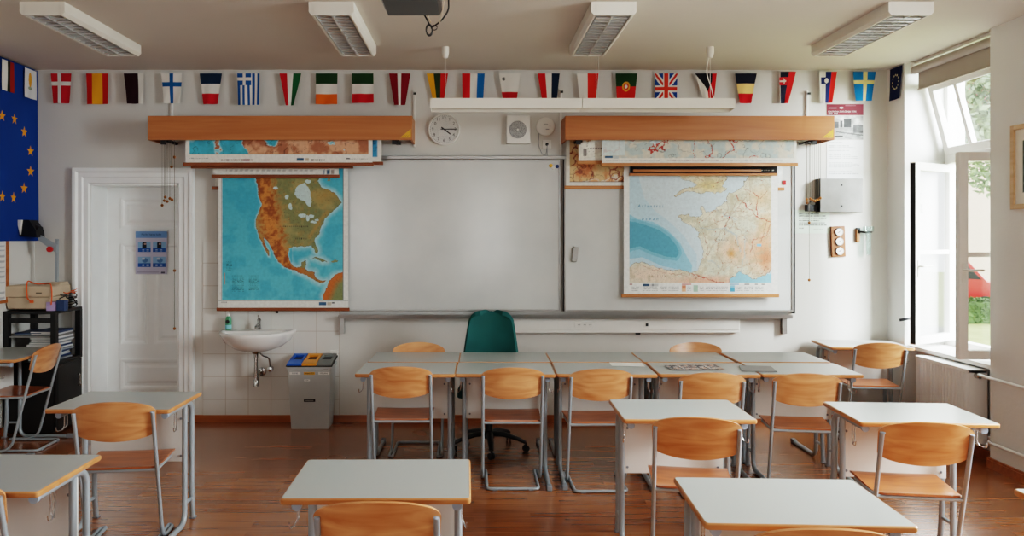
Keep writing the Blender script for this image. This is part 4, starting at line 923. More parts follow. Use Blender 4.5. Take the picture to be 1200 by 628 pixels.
# ================================================================== FURNITURE
def make_desk():
    t = thing('school_desk', 'desk', 'desk'); w, d, h = .3435, .245, .76
    def rr(w, d, r, z, n=4):
        p = []
        for cx, cy, a0 in ((w-r, d-r, 0), (-w+r, d-r, PI/2), (-w+r, -d+r, PI), (w-r, -d+r, 3*PI/2)):
            for k in range(n+1): a = a0+PI/2*k/n; p.append((cx+r*math.cos(a), cy+r*math.sin(a), z))
        return p
    b = MB(); b.rings([rr(w-.006, d-.006, .012, h-.022), rr(w-.006, d-.006, .012, h)]); top = b.build('tabletop', M['laminate'], t)
    b = MB(); b.rings([rr(w-.0065, d-.0065, .012, h-.0235), rr(w-.003, d-.003, .014, h-.022), rr(w, d, .016, h-.017), rr(w, d, .016, h-.005), rr(w-.003, d-.003, .014, h-.0008), rr(w-.0055, d-.0055, .012, h+.0002)], caps=(False, False))
    b.build('wooden_edge', M['edgewood'], top)
    for s in (-1, 1):
        x = s*(w-.05)
        b = MB(); b.tube(fil([(x, -.175, .715), (x, .205, .715), (x, .205, .14), (x, .225, .0)], [0, .085, .1, 0], 10), .0155, 14); b.build('leg', M['tube'], t)
        b = MB(); b.tube(fil([(x, .095, .71), (x, .095, .016), (x, -.32, .016)], [0, .075, 0], 8), .0155, 14)
        b.tube([(x, .10, .13), (x, .205, .13)], .010, 8); b.build('leg', M['tube'], t)
        b = MB(); b.tube([(x, -.19, .715), (x, -.172, .715)], .0185, 18); b.build('end_cap', M['cap'], t)
        b = MB(); b.box(x-.018, x+.018, -.36, -.30, 0, .036, .006); b.build('glide', M['glide'], t)
        b = MB(); b.box(x-.017, x+.017, .208, .245, 0, .012, .003); b.build('glide', M['glide'], t)
        xh = x-s*.004+s*.02
        b = MB(); b.tube(fil([(xh, -.10, .705), (xh, -.10, .63), (xh+s*.012, -.105, .612), (xh+s*.018, -.15, .615), (xh+s*.018, -.155, .64)], .012, 4), .0028, 6); b.tube(fil([(xh, -.07, .705), (xh, -.07, .63), (xh+s*.012, -.10, .612)], .012, 4), .0028, 6); b.build('bag_hook', M['wire'], t)
    b = MB(); b.box(-w+.06, w-.06, .142, .158, .365, .715, .002); mp = b.build('modesty_panel', M['panel'], t)
    for s in (-1, 1):
        for z in (.40, .62):
            b = MB(); b.lathe([(.007, .1415), (.007, .1385), (.004, .138)], (s*(w-.09), 0, z), 12, 'y'); b.lathe([(.007, .1585), (.007, .1615)], (s*(w-.09), 0, z), 12, 'y'); b.build('bolt', M['glide'], mp)
    b = MB(); b.box(-w+.05, w-.05, .13, .16, .70, .735); b.box(-w+.05, w-.05, -.15, -.13, .718, .737); b.build('cross_rail', M['tube'], t)
    return t
def make_chair():
    t = thing('school_chair', 'chair', 'chair'); hw = .2
    for s in (-1, 1):
        x = s*hw
        # backrest end down to the floor, forward, hairpin, back along the floor
        b = MB(); b.tube(fil([(x, -.225, .765), (x, -.03, .011), (x, .17, .011), (x-s*.024, .19, .011), (x-s*.026, .15, .011)], [0, .10, .012, .012, 0], 8), .0108, 12); b.build('leg', M['tube'], t)
    xi = hw-.026
    b = MB(); b.tube(fil([(xi, .15, .011), (xi, -.225, .011), (-xi, -.225, .011), (-xi, .15, .011)], [0, .035, .035, 0], 6), .0108, 12); b.build('floor_loop', M['tube'], t)
    b = MB()
    for s in (-1, 1): b.box(s*.12-.018, s*.12+.018, -.24, -.212, 0, .014, .004)
    b.build('glide', M['glide'], t)
    b = MB()
    yt = lambda z: -.225+(.765-z)*.195/.754
    b.tube(fil([(hw, yt(.435), .435), (hw-.006, .19, .425), (-hw+.006, .19, .425), (-hw, yt(.435), .435)], [0, .05, .05, 0], 6), .0098, 10); b.tube([(-hw, yt(.432), .432), (hw, yt(.432), .432)], .0098, 10)
    b.build('seat_frame', M['tube'], t)
    def seat(u, v):
        y0, y1 = -.15, .24; v = v**1.0; y = y0+(y1-y0)*v; d = min(v, 1-v)*(y1-y0); rc = .045
        W = .197+.012*v; W -= (rc-math.sqrt(max(0, rc*rc-(rc-d)**2))) if d < rc else 0
        x = (u*2-1)*W; z = .438+.016*v-.010*(1-(x/.2)**2)*(1-abs(2*v-1)**2)-.022*max(0, (v-.82)/.18)**2+.010*max(0, (.15-v)/.15)
        return (x, y, z)
    def svv(f):
        return lambda u, v: f(u, .5-.5*math.cos(PI*v))
    b = MB(); b.slab(svv(seat), 14, 22, .010); b.build('seat', M['seatwood_shaded'], t)
    def back(u, v):
        a = 2*u-1; a = math.sin(a*PI/2); e = (1-abs(a)**9.0)**.5 if abs(a) < 1 else 0
        zt = .790+.037*(1-abs(a)**2.2)-(1-e)*.026; zb_ = .640-.034*(1-a*a)+(1-e)*.022
        x = a*(.2135-.006*(1-v)); z = zb_+(zt-zb_)*v; y = -.225+(.765-z)*.26+.018-.034*(1-a*a)
        return (x, y, z)
    b = MB(); b.slab(back, 28, 10, .011); b.build('backrest', M['chairwood'], t)
    b = MB()
    for s in (-1, 1):
        b.lathe([(.0085, -.004), (.0085, 0), (.0, .003)], (s*.197, -.2335, .7665), 10)
    b.build('tube_cap', M['cap'], t)
    return t
desk0 = make_desk(); chair0 = make_chair(); used = {'d': 0, 'c': 0}
def desk(x, y, rz, label):
    if not used['d']: used['d'] = 1; o = desk0; o.location = (x, y, 0); o.rotation_euler = (0, 0, rz); o['label'] = label; o['group'] = 'school desks'
    else: copy_tree(desk0, (x, y, 0), rz, label, 'school desks')
def chair(x, ytop, rz, label):
    """x, ytop: where the top of the backrest stands"""
    ox, oy = 0, .225; X = x-(-.225)*-math.sin(rz)*1.; 
    cx = x+.225*-math.sin(rz); cy = ytop+.225*math.cos(rz)
    if not used['c']: used['c'] = 1; o = chair0; o.location = (cx, cy, 0); o.rotation_euler = (0, 0, rz); o['label'] = label; o['group'] = 'school chairs'
    else: copy_tree(chair0, (cx, cy, 0), rz, label, 'school chairs')
R = math.radians
# joined rows in the middle
rowlab = ['leftmost desk of the front joined row', 'second desk from the left in the front joined row, before the teal chair', 'middle desk of the front joined row, a white paper at its far corner', 'fourth desk of the front joined row with a magazine lying on it', 'rightmost desk of the front joined row, beside the aisle to the window']
for k, (x, r_) in enumerate(((-.468, -.5), (.222, -1.5), (.918, -2.), (1.622, -2.5), (2.32, -2.5))):
    desk(x, 5.487-.004*k, R(r_), 'grey-topped '+rowlab[k])
blab = ['leftmost desk of the back joined row nearest the whiteboards', 'desk of the back joined row in front of the teal swivel chair', 'middle desk of the back joined row under the wall sockets', 'back joined row desk with a wooden chair top showing behind it, right half', 'rightmost desk of the back joined row nearest the whiteboards']
for k, x in enumerate((-.452, .236, .927, 1.62, 2.335)):
    desk(x, 5.992, PI+R(-.5 if k < 3 else -1.), 'grey-topped '+blab[k])
# single desks
desk(-3.735, 6.19, PI/2, 'grey-topped desk turned sideways against the left wall by the black cabinet')
desk(-1.99, 4.415, R(-.5), 'grey-topped single desk on the left in front of the white door')
desk(-1.945, 3.07, R(0), 'grey-topped desk cut by the left edge of the picture')
desk(-.355, 2.997, R(.5), 'grey-topped foreground desk in the centre')
desk(1.112, 2.745, R(-2.5), 'grey-topped foreground desk right of centre')
desk(1.118, 4.185, R(-1), 'grey-topped single desk just behind the foreground desk on the right')
desk(2.315, 4.11, R(-3.5), 'grey-topped single desk before the radiator')
desk(3.40, 6.74, R(-4), 'grey-topped desk in the far right corner beneath the open window')
desk(2.345, 2.61, R(-2), 'grey-topped desk of which only a corner shows at the right edge')
# chairs
chair(-.4915, 5.18, R(0), 'wooden chair at the leftmost desk of the front joined row')
chair(.263, 5.14, R(0), 'wooden chair with its full floor loop visible, in front of the teal swivel chair')
chair(.846, 5.09, R(1), 'wooden chair at the middle desk of the joined rows, right of the swivel chair')
chair(1.538, 4.945, R(-4), 'wooden chair at the front joined row desk with the magazine on it')
chair(2.14, 4.92, R(-8), 'wooden chair pulled out at the rightmost desk of the joined rows')
chair(-1.91, 4.07, R(7), 'wooden chair at the single desk before the white door')
chair(-.3225, 2.557, R(0), 'wooden foreground chair at the centre desk, only its backrest showing')
chair(1.06, 2.325, R(-3), 'wooden foreground chair cut off by the bottom edge, right of centre')
chair(1.089, 3.74, R(-9), 'wooden chair with pale grain at the single desk behind the right foreground desk')
chair(2.15, 3.64, R(-8), 'wooden chair at the single desk before the radiator')
chair(3.36, 6.34, R(-6), 'wooden chair at the far corner desk beneath the open window')
chair(-3.445, 6.23, R(92), 'wooden chair seen from the side, facing the left wall by the black cabinet')
chair(-1.905, 2.745, R(4), 'wooden chair of which a sliver shows at the left edge')
chair(-.45, 6.31, PI, 'wooden chair behind the joined desks left of the swivel chair, only its top showing')
chair(1.82, 6.31, PI, 'wooden chair behind the joined desks below the white trunking, only its top showing')
# swivel chair
t = thing('swivel_chair', 'teal padded swivel chair on a black five-star base behind the desks', 'office chair', (.125, 6.15, 0), PI+R(-6))
def sb(u, v):
    a = 2*u-1; a = math.sin(a*PI/2); v = 1-(1-v)**1.5; zt = 1.078-.012*a*a; W = .165+.065*min(1, (1-v)*1.25)**.8; e = min(1, (1-v)/.14); W *= .55+.45*math.sqrt(max(0, 1-(1-e)**2))
    if v < .12: W *= .9+.1*(v/.12)
    x = a*W; z = .56+(zt-.56)*v; y = -.22+.05*a*a-.04*(v-.3)**2+.02*math.sin(v*3)
    return (x, y, z)
b = MB(); b.slab(sb, 18, 30, .036); b.build('backrest', M['teal'], t)
def ss(u, v):
    a = math.sin((2*u-1)*PI/2); e = min(v, 1-v)/.2; W = .235*(1 if e >= 1 else .72+.28*math.sqrt(max(0, 1-(1-e)**2))); return (a*W, -.2+.45*v, .48-.01*(1-a*a)-.02*max(0, v-.8))
b = MB(); b.slab(ss, 16, 18, .06); b.build('seat', M['teal'], t)
b = MB(); b.tube(fil([(0, -.10, .43), (0, -.27, .43), (0, -.27, .62)], .06), .02, 10); b.box(-.09, .09, -.1, .1, .415, .445, .01); b.build('back_bracket', M['black'], t)
b = MB(); b.lathe([(.045, .09), (.04, .14), (.028, .15), (.028, .28), (.018, .285), (.018, .42)], (0, 0, 0), 18); b.build('gas_lift', M['black'], t)
for k in range(5):
    a = 2*PI*k/5+R(90+8); c_, s_ = math.cos(a), math.sin(a)
    b = MB(); b.tube([(c_*.02, s_*.02, .125), (c_*.12, s_*.12, .125), (c_*.24, s_*.24, .095), (c_*.30, s_*.30, .072)], [.032, .028, .022, .018], 10, flat=.7); b.build('base_arm', M['black'], t)
    b = MB()
    for q in (-1, 1): b.lathe([(.001, q*.006), (.024, q*.006), (.027, q*.012), (.024, q*.02), (.001, q*.02)], (0, 0, 0), 16, 'y', Matrix.Translation((c_*.30, s_*.30, .027)) @ Matrix.Rotation(a+.6, 4, 'Z'))
    b.tube([(c_*.30, s_*.30, .03), (c_*.30, s_*.30, .075)], .008, 8); b.build('caster', M['black'], t)
# papers
def flat(name, label, cat, pts, m, z=.762, th=.001, extra=None):
    b = MB(); b.prism(pts, z, z+th); return b.build(name, m, label=label, cat=cat)
def G(px, py, z=.763): s = (py-CY)/(H-z); return ((px-CX)/s, F/s)
flat('paper_sheet', 'white sheet of paper lying on the seam between the joined desks', 'paper', [G(717, 428.5), G(756, 429.5), G(752, 425), G(714, 424.6)], M['paper'])
t = thing('magazine', 'open dark-printed magazine lying on the joined desks', 'magazine', (*G(813, 430.5), .762), R(3))
def mg(U, V):
    n_ = vnoise(U*14+1, V*9+1, 1.2, 77, 4); c = fillc(U.size, (206, 206, 204)); m = (n_ > .5); c[m] = (60, 60, 64); m = (n_ < .36); c[m] = (190, 150, 130); c[(U > .6) & (n_ > .44)] = (96, 84, 84); c[np.abs(U-.5) < .02] = (235, 235, 235); return c
for s in (-1, 1):
    sh_ = sheet('page', .19, .20, 40, 40, mg, M['print'], t, loc=(s*.095, -.10, .004)); sh_.rotation_euler = (-PI/2, 0, 0)
flat('folder', 'grey plastic folder lying on the joined desks near the right end', 'folder', [G(869, 435), G(911, 436), G(903, 429.6), G(866, 428.6)], M['concrete'], th=.006)

# ------------------------------------------------------------------ sink corner
t = thing('wash_basin', 'white wall-mounted wash basin under the map of North America', 'sink', (WX(293.5, 6.75), YW-.008, 0)); a_, b_, zr = .335, .46, .85
def outline(a, b, z, y0=0, p=.85, n=40, yc=0.):
    r = [(a*math.cos(PI*k/n), y0-b*(math.sin(PI*k/n)**p), z) for k in range(n+1)]
    return r+[(-a+2*a*k/8, y0, z) for k in range(1, 8)]
rs_ = [outline(.07, .16, .66), outline(.13, .24, .672), outline(.21, .34, .70), outline(.285, .42, .755), outline(.325, .452, .82), outline(a_, b_, zr-.01), outline(a_-.006, b_-.006, zr), outline(a_-.028, b_-.028, zr), outline(.29, .30, zr-.006, -.115), outline(.27, .28, zr-.03, -.12), outline(.21, .22, zr-.10, -.14), outline(.10, .12, zr-.13, -.17)]
b = MB(); b.rings(rs_); b.build('basin', M['ceramic'], t, sharp=60)
b = MB(); b.lathe([(.024, .855), (.024, .862), (.018, .868), (.017, .93), (.020, .94), (.012, .958)], (.015, -.075, 0), 18); b.tube(fil([(.015, -.075, .895), (.015, -.13, .905), (.015, -.19, .89), (.015, -.195, .878)], .02), .011, 10); b.tube([(.015, -.075, .95), (.018, -.12, .985)], .007, 8); b.build('tap', M['chrome'], t)
b = MB(); b.lathe([(.04, .66), (.036, .645), (.02, .64), (.019, .60)], (0, -.12, 0), 18); b.tube(fil([(0, -.12, .64), (0, -.12, .40), (0, -.12, .36), (0, -.075, .36), (0, -.075, .46), (0, 0, .46)], .035), .017, 12); b.lathe([(.022, .43), (.022, .46)], (0, -.12, 0), 16); b.lathe([(.04, 0), (.036, -.012), (.018, -.015)], (0.02, 0, .46), 20, 'y'); b.lathe([(.026, .35), (.026, .40), (.019, .41)], (0, -.12, 0), 16); b.build('waste_trap', M['chrome'], t)
b = MB(); b.tube(fil([(.02, -.10, .66), (.05, -.10, .62), (.10, -.06, .60), (.105, -.04, .52), (.105, -.02, .50)], .03), .007, 8); b.lathe([(.024, 0), (.024, -.03), (.018, -.04), (.022, -.055), (.0, -.06)], (.105, 0, .49), 16, 'y'); b.build('angle_valve', M['chrome'], t)
t = thing('soap_bottle', 'green and white soap bottle standing on the left rim of the basin', 'bottle', (WX(267.5, 6.98), 6.985, .852))
b = MB(); b.lathe([(.026, 0), (.028, .01), (.028, .09), (.022, .115), (.012, .125)], (0, 0, 0), 20); b.build('bottle', M['green'], t)
b = MB(); b.lathe([(.0285, .012), (.0285, .045)], (0, 0, 0), 20); b.build('label_band', mat('label_pale', rgb(140, 200, 210), .5), t)
b = MB(); b.lathe([(.018, 0), (.018, -.001), (.012, -.001)], (0, -.0285, .075), 20, 'y'); b.build('label_ring', M['ink'], t)
b = MB(); b.lathe([(.013, .124), (.013, .14), (.004, .142), (.004, .165)], (0, 0, 0), 14); b.tube([(0, 0, .165), (-.01, -.03, .163)], .005, 8); b.build('pump', M['white'], t)
t = thing('wall_socket', 'small white socket on the wall behind the recycling bin', 'socket', (WX(391.5, 7.04), YW-.006, WZ(415, 7.04)))
b = MB(); b.box(-.035, .035, -.02, 0, -.03, .035, .004); b.build('socket_plate', M['white'], t); b = MB(); b.tube([(0, -.03, .0), (0, -.02, 0)], .012, 10); b.build('plug', M['concrete'], t)
b = MB(); b.box(-.012, .012, -.012, 0, -.02, .02, .002, Matrix.Translation((WX(324.5, 7.04), YW-.007, WZ(364.5, 7.04)))); b.build('wall_hook', M['dark'], label='tiny dark hook on the tiles below the map of North America', cat='hook')
# bin
t = thing('recycling_bin', 'grey recycling bin with blue, orange and grey flip lids', 'bin', (-1.445, 6.885, 0))
def rect(x0, x1, y0, y1, z): return [(x0, y0, z), (x1, y0, z), (x1, y1, z), (x0, y1, z)]
b = MB(); b.rings([rect(-.162, .162, -.105, .105, 0), rect(-.165, .165, -.108, .108, .01), rect(-.188, .188, -.128, .128, .52), rect(-.19, .19, -.13, .13, .525), rect(-.195, .195, -.135, .135, .528), rect(-.195, .195, -.135, .135, .56), rect(-.185, .185, -.125, .125, .56), rect(-.16, .16, -.1, .1, .03)])
for i in range(len(b.sm)): b.sm[i] = False
b.build('body', M['binGrey'], t)
b = MB(); b.prism([(-.145, .555), (.14, .60), (.14, .612), (-.145, .567)], -.203, .203, 'x'); b.build('lid_frame', M['black'], t)
for k, m in enumerate(('binBlue', 'binOr', 'binLidG')):
    xc_ = -.131+.131*k; b = MB(); q = lambda y, dz: .567+(y+.145)*.158+dz
    for (x0_, x1_, y0_, y1_) in ((-.063, -.04, -.15, .14), (.04, .063, -.15, .14), (-.04, .04, -.15, -.03), (-.04, .04, .09, .14)):
        b.rings([[(xc_+x0_, y0_, q(y0_, 0)), (xc_+x1_, y0_, q(y0_, 0)), (xc_+x1_, y1_, q(y1_, 0)), (xc_+x0_, y1_, q(y1_, 0))], [(xc_+x0_, y0_, q(y0_, .018)), (xc_+x1_, y0_, q(y0_, .018)), (xc_+x1_, y1_, q(y1_, .018)), (xc_+x0_, y1_, q(y1_, .018))]])
    for i in range(len(b.sm)): b.sm[i] = False
    b.build('lid', M[m], t)
    def yb(z): return -(.108+(z-.01)/.51*.02)-.0015
    b = MB(); z = .495; b.box(-.048, .048, -.001, .001, -.011, .011, mtx=Matrix.Translation((xc_*.97, yb(z), z)) @ Matrix.Rotation(math.radians(2), 4, 'X')); b.build('label_strip', [M['paper'], M['yellow'], M['paper']][k], t)
    text('label_text', ['PAPIR', 'EMBALAŽA', 'MEŠANI'][k], [.02, .017, .02][k], (xc_*.97, yb(z)-.0015, z), WALLROT, M['navy'] if k == 0 else M['ink'], t)
b = MB(); b.box(-.05, .05, -.003, .001, -.012, .012, .001, Matrix.Translation((-.0, yb(.255), .255))); b.build('badge', M['black'], t)
b = MB(); b.box(-.035, .035, -.001, 0, -.004, .004, mtx=Matrix.Translation((0, yb(.255)-.003, .255))); b.build('badge_print', M['concrete'], t)
for xx, zz in ((-.02, .435), (.145, .53)):
    b = MB(); b.box(-.025, .025, -.001, .001, -.007, .007, mtx=Matrix.Translation((xx, yb(zz)-.004, zz))); b.build('sticker', M['paper'], t); text('sticker_text', 'PAPIR' if xx < 0 else 'MEŠANI', .010, (xx, yb(zz)-.006, zz), WALLROT, M['ink'], t)

# ------------------------------------------------------------------ black cabinet with its load
X0, X1, Y0, Y1 = XL+.003, -3.575, 6.57, 7.02
t = thing('open_cabinet', 'black shelf cabinet in the left corner by the door', 'cabinet', ((X0+X1)/2, (Y0+Y1)/2, 0)); w, dd_ = (X1-X0)/2, (Y1-Y0)/2
b = MB(); b.box(-w, w, -dd_, dd_, 1.035, 1.06, .003); b.build('top_shelf', M['blacklam'], t)
b = MB(); b.box(-w, w, -dd_, dd_, .60, .622); b.build('middle_shelf', M['blacklam'], t)
b = MB(); b.box(-w, w-.06, -dd_+.02, dd_, .83, .842); b.build('wire_shelf', M['concrete'], t)
for sx in (-1, 1):
    for sy in (-1, 1):
        b = MB(); b.box(sx*w-.045 if sx > 0 else -w, w if sx > 0 else -w+.045, sy*dd_-.045 if sy > 0 else -dd_, dd_ if sy > 0 else -dd_+.045, .62, 1.036); b.build('post', M['blacklam'], t)
b = MB(); b.box(-w, w-.02, -dd_, dd_, .02, .60); b.build('lower_body', M['blacklam'], t)
b = MB(); b.box(w-.02, w, -dd_+.01, dd_-.01, .03, .595, .003); b.box(w-.001, w+.004, -dd_+.03, dd_-.03, .05, .575, .002); dr = b.build('door', M['blacklam'], t)
b = MB(); b.tube(fil([(w, dd_-.09, .36), (w+.025, dd_-.09, .36), (w+.025, dd_-.09, .46), (w, dd_-.09, .46)], .01), .006, 8); b.build('handle', M['chrome'], dr)
b = MB(); b.box(-w+.05, w-.05, -dd_+.001, -dd_+.02, .96, 1.0); b.build('apron', M['blacklam'], t)
# binders stacked inside
z = .623; cols = ['booksgrey', 'booksblue', 'bookswhite', 'bookswhite', 'booksblue', 'booksgrey', 'bookswhite', 'booksblue', 'bookswhite', 'booksgrey', 'bookswhite', 'booksgrey', 'bookswhite', 'booksblue', 'bookswhite', 'booksblue']
ordn = ['lowest', 'second', 'third', 'fourth', 'fifth', 'sixth', 'seventh', 'eighth', 'ninth', 'tenth', 'eleventh', 'twelfth', 'thirteenth', 'fourteenth', 'fifteenth', 'topmost']
cn = {'booksgrey': 'grey', 'booksblue': 'blue', 'bookswhite': 'white'}
for k in range(16):
    th = random.uniform(.012, .019); ang = random.uniform(-.12, .12)
    o = thing('book', '%s thin paperback, %s in the stack on the black cabinet shelf%s' % (cn[cols[k]], ordn[k], '' if k == 15 else ' from the bottom' if k else ''), 'book', (X1-.155+random.uniform(-.02, .01), (Y0+Y1)/2+random.uniform(-.02, .02), z), ang, 'paperbacks stacked in the black cabinet')
    b = MB(); b.box(-.105, .1, -.148, .148, .0015, th-.0015); b.build('pages', M['paper'], o)
    b = MB(); b.box(-.11, .105, -.15, .15, 0, .0018); b.box(-.11, .105, -.15, .15, th-.0018, th); b.box(.103, .105, -.15, .15, 0, th); b.build('cover', M[cols[k]], o); z += th+.0006
for k, (m, lab) in enumerate((('booksblue', 'blue flat folder lying topmost on the inner shelf of the cabinet'), ('booksgrey', 'grey flat folder under the blue one on the inner cabinet shelf'))):
    b = MB(); b.box(X0+.05, X1-.17, Y0+.08, Y1-.1, .8425+.011*(1-k), .8525+.011*(1-k)); b.build('folder', M[m], label=lab, cat='folder')
# overhead projector
t = thing('overhead_projector', 'beige overhead projector with a folding mirror arm on the black cabinet', 'overhead projector', (-3.80, 6.76, 1.0605)); 
b = MB(); b.rings([rect(-.20, .14, -.14, .14, .012), rect(-.21, .15, -.15, .15, .02), rect(-.225, .16, -.155, .155, .115)], caps=(True, True))
b.rings([rect(-.232, .165, -.16, .16, .12), rect(-.235, .168, -.162, .162, .135), rect(-.228, .165, -.16, .16, .205), rect(-.215, .155, -.15, .15, .215)])
for i in range(len(b.sm)): b.sm[i] = False
b.build('casing', M['beige'], t)
b = MB(); b.box(.02, .16, .0, .15, .13, .235, .01); b.build('lamp_housing', M['beige'], t)
b = MB(); b.box(.04, .09, -.164, -.158, .15, .158); b.build('vent_slot', M['dark'], t)
for xx in (-.15, .1):
    b = MB(); b.lathe([(.012, 0), (.014, .014)], (xx, -.11, 0), 12); b.build('foot', M['black'], t)
Yp = 6.86; px_ = WX(66.5, Yp)+3.80; zf = lambda py: WZ(py, Yp)-1.0605; xf = lambda px: WX(px, Yp)+3.80
b = MB(); b.box(px_-.012, px_+.012, .09, .114, .05, zf(280)); b.build('post', M['tube'], t)
b = MB(); b.prism([(px_+.01, zf(287)), (px_+.01, zf(297)), (xf(46), zf(281)), (xf(46), zf(274))], .08, .1, 'y'); b.build('arm', M['tube'], t)
b = MB(); b.lathe([(.026, .06), (.026, .08), (.02, .085)], (xf(60.5), 0, zf(292)), 16, 'y'); b.build('focus_knob', M['red'], t)
hx0, hx1 = xf(27), xf(48)
b = MB(); b.prism([(xf(33), zf(258)), (xf(40), zf(258)), (xf(48), zf(270)), (xf(49), zf(278)), (xf(29), zf(277))], .02, .15, 'y'); b.tube([(xf(36), .085, zf(268)), (xf(47), .085, zf(272))], .055, 16); b.build('lens_head', M['black'], t)
b = MB(); b.rings([[(xf(27), .0, zf(258)), (xf(33), .0, zf(258)), (xf(31), .0, zf(275))], [(xf(27), .15, zf(258)), (xf(33), .15, zf(258)), (xf(31), .15, zf(275))]]); b.build('mirror', M['white'], t)
# cables & box on cabinet
b = MB(); Z = 1.0605
qq = lambda px, py, Y: (WX(px, Y), Y, max(WZ(py, Y), Z+.006))
Yc = 6.588
b.tube(fil([qq(36, 353, Yc), qq(32, 350, Yc), qq(31, 338, Yc), qq(32, 328, Yc), (WX(40, 6.66), 6.66, 1.29), (WX(52, 6.72), 6.72, 1.285), (WX(60, 6.6), 6.60, WZ(332, 6.6)), qq(61, 345, Yc), qq(60, 357, Yc)], .05), .0055, 8)
b.box(-.012, .012, -.01, .01, -.01, .01, mtx=Matrix.Translation(qq(37, 353.5, Yc)))
b.build('extension_cable', M['orange'], label='orange power cable draped over the beige overhead projector', cat='cable')
b = MB(); cx_, cy_ = -3.63, 6.87
b.tube([(cx_+.045*math.cos(a)*(1+.15*math.sin(a*2.3)), cy_+.13*math.sin(a)*(1+.1*math.cos(a*1.7)), Z+.012+.0045*a+.02*math.sin(a*1.3)**2) for a in [i*.3 for i in range(84)]], .0045, 6)
b.tube(fil([(cx_-.03, cy_-.05, Z+.05), (cx_-.03, cy_-.04, Z+.20), (cx_-.01, cy_, Z+.08), (cx_+.03, cy_+.02, Z+.10), (cx_+.03, cy_+.1, Z+.02)], .04), .0045, 6)
b.build('cable_coil', M['black'], label='tangled coil of black cables at the right end of the cabinet top', cat='cable')
b = MB(); b.tube([(cx_+.035*math.cos(a), cy_+.03+.10*math.sin(a), Z+.13+.003*a+.01*math.sin(a*2)) for a in [i*.3 for i in range(36)]], .004, 6); b.build('thin_cable', M['orange'], label='thin orange cable coiled on top of the black cables', cat='cable')
b = MB(); b.box(WX(54, 6.6), WX(65, 6.6), 6.60, 6.66, Z, Z+.075, .002); b.build('small_box', M['lilac'], label='small pale lilac carton in front of the projector post', cat='box')
b = MB(); b.box(WX(66, 6.6), WX(75, 6.6), 6.60, 6.67, Z, Z+.09, .002); b.build('small_box', M['booksblue'], label='small blue and white carton beside the lilac one', cat='box')
# ================================================================== FLAGS
RED, WH, BL, GR, YE, BK = (178, 24, 36), (226, 222, 214), (22, 96, 150), (34, 66, 34), (226, 160, 30), (24, 24, 28)
def vbands(cols):
    def f(U, V):
        c = fillc(U.size, cols[0][1]); 
        for p_, q in cols[1:]: c[U >= p_] = q
        return c
    return f
def hbands(cols):
    def f(U, V):
        c = fillc(U.size, cols[0][1])
        for p_, q in cols[1:]: c[V >= p_] = q
        return c
    return f
def cross(bg, fg, cu, cv, w, w2=None):
    def f(U, V):
        c = fillc(U.size, bg); m = (np.abs(U-cu) < w) | (np.abs(V-cv) < w*.75); c[m] = fg; return c
    return f
def greek(U, V):
    c = fillc(U.size, (30, 90, 150)); m = (np.floor(U*9).astype(int) % 2 == 1) & ((V > .37) | (U > .62)); c[m] = WH
    k = (V < .37) & (U < .62); c[k] = (30, 90, 150); c[k & ((np.abs(U-.3) < .07) | (np.abs(V-.18) < .05))] = WH; return c
def uk(U, V):
    c = fillc(U.size, (20, 70, 140)); x = U*2-1; y = V*2-1
    d1 = np.minimum(np.abs(x-y), np.abs(x+y)); c[d1 < .30] = WH; c[d1 < .12] = (200, 50, 40)
    c[(np.abs(x) < .28) | (np.abs(y) < .22)] = WH; c[(np.abs(x) < .18) | (np.abs(y) < .13)] = (206, 60, 40); return c
def portugal(U, V):
    c = fillc(U.size, (206, 36, 30)); c[V < .42] = GR; r = np.hypot((U-.5)/.2, (V-.43)/.16); c[r < 1] = (220, 160, 50); c[r < .7] = (200, 60, 40); c[r < .35] = (226, 220, 210); return c
def czech(U, V):
    c = fillc(U.size, WH); c[U > .5] = (200, 30, 36); m = V < 1-2*np.abs(U-.5)*1.0-.42; c[(V < .62*(1-np.abs(U-.5)*1.9)) & (U < .8)] = (26, 26, 34); return c
def slovak(U, V):
    c = fillc(U.size, (26, 30, 50)); c[U < .05] = WH; c[U > .58] = (206, 36, 36); m = (np.abs(V-.3) < .13) & (U < .55); c[m] = (196, 30, 40); e = (np.abs(V-.3) < .02) & (U < .45) | (np.abs(U-.26) < .02) & (np.abs(V-.3) < .09) | (np.abs(U-.34) < .02) & (np.abs(V-.3) < .07); c[m & e] = WH; return c
def slovene(U, V):
    c = fillc(U.size, WH); c[(U > .36)] = (30, 44, 96); c[U > .7] = (214, 44, 34); m = (V > .18) & (V < .40) & (U < .5) & (U > .1); c[m] = (30, 44, 96); c[np.hypot((U-.42)/.12, (V-.29)/.08) < 1] = WH; return c
def eu_small(U, V):
    c = fillc(U.size, (22, 34, 74))
    for k in range(12):
        a = k*PI/6; c[np.hypot((U-.5-.24*math.cos(a))/.04, (V-.45-.22*math.sin(a))/.03) < 1] = (220, 214, 170)
    return c
def malta(U, V):
    c = fillc(U.size, WH); c[V > .62] = RED; c[np.hypot((U-.2)/.08, (V-.18)/.06) < 1] = (110, 110, 110); return c
def cyprus(U, V):
    c = fillc(U.size, (214, 214, 214)); c[np.hypot((U-.45)/.14, (V-.38)/.26) < 1] = (220, 160, 50); c[np.hypot((U-.45)/.2, (V-.66)/.06) < 1] = (150, 160, 140); return c
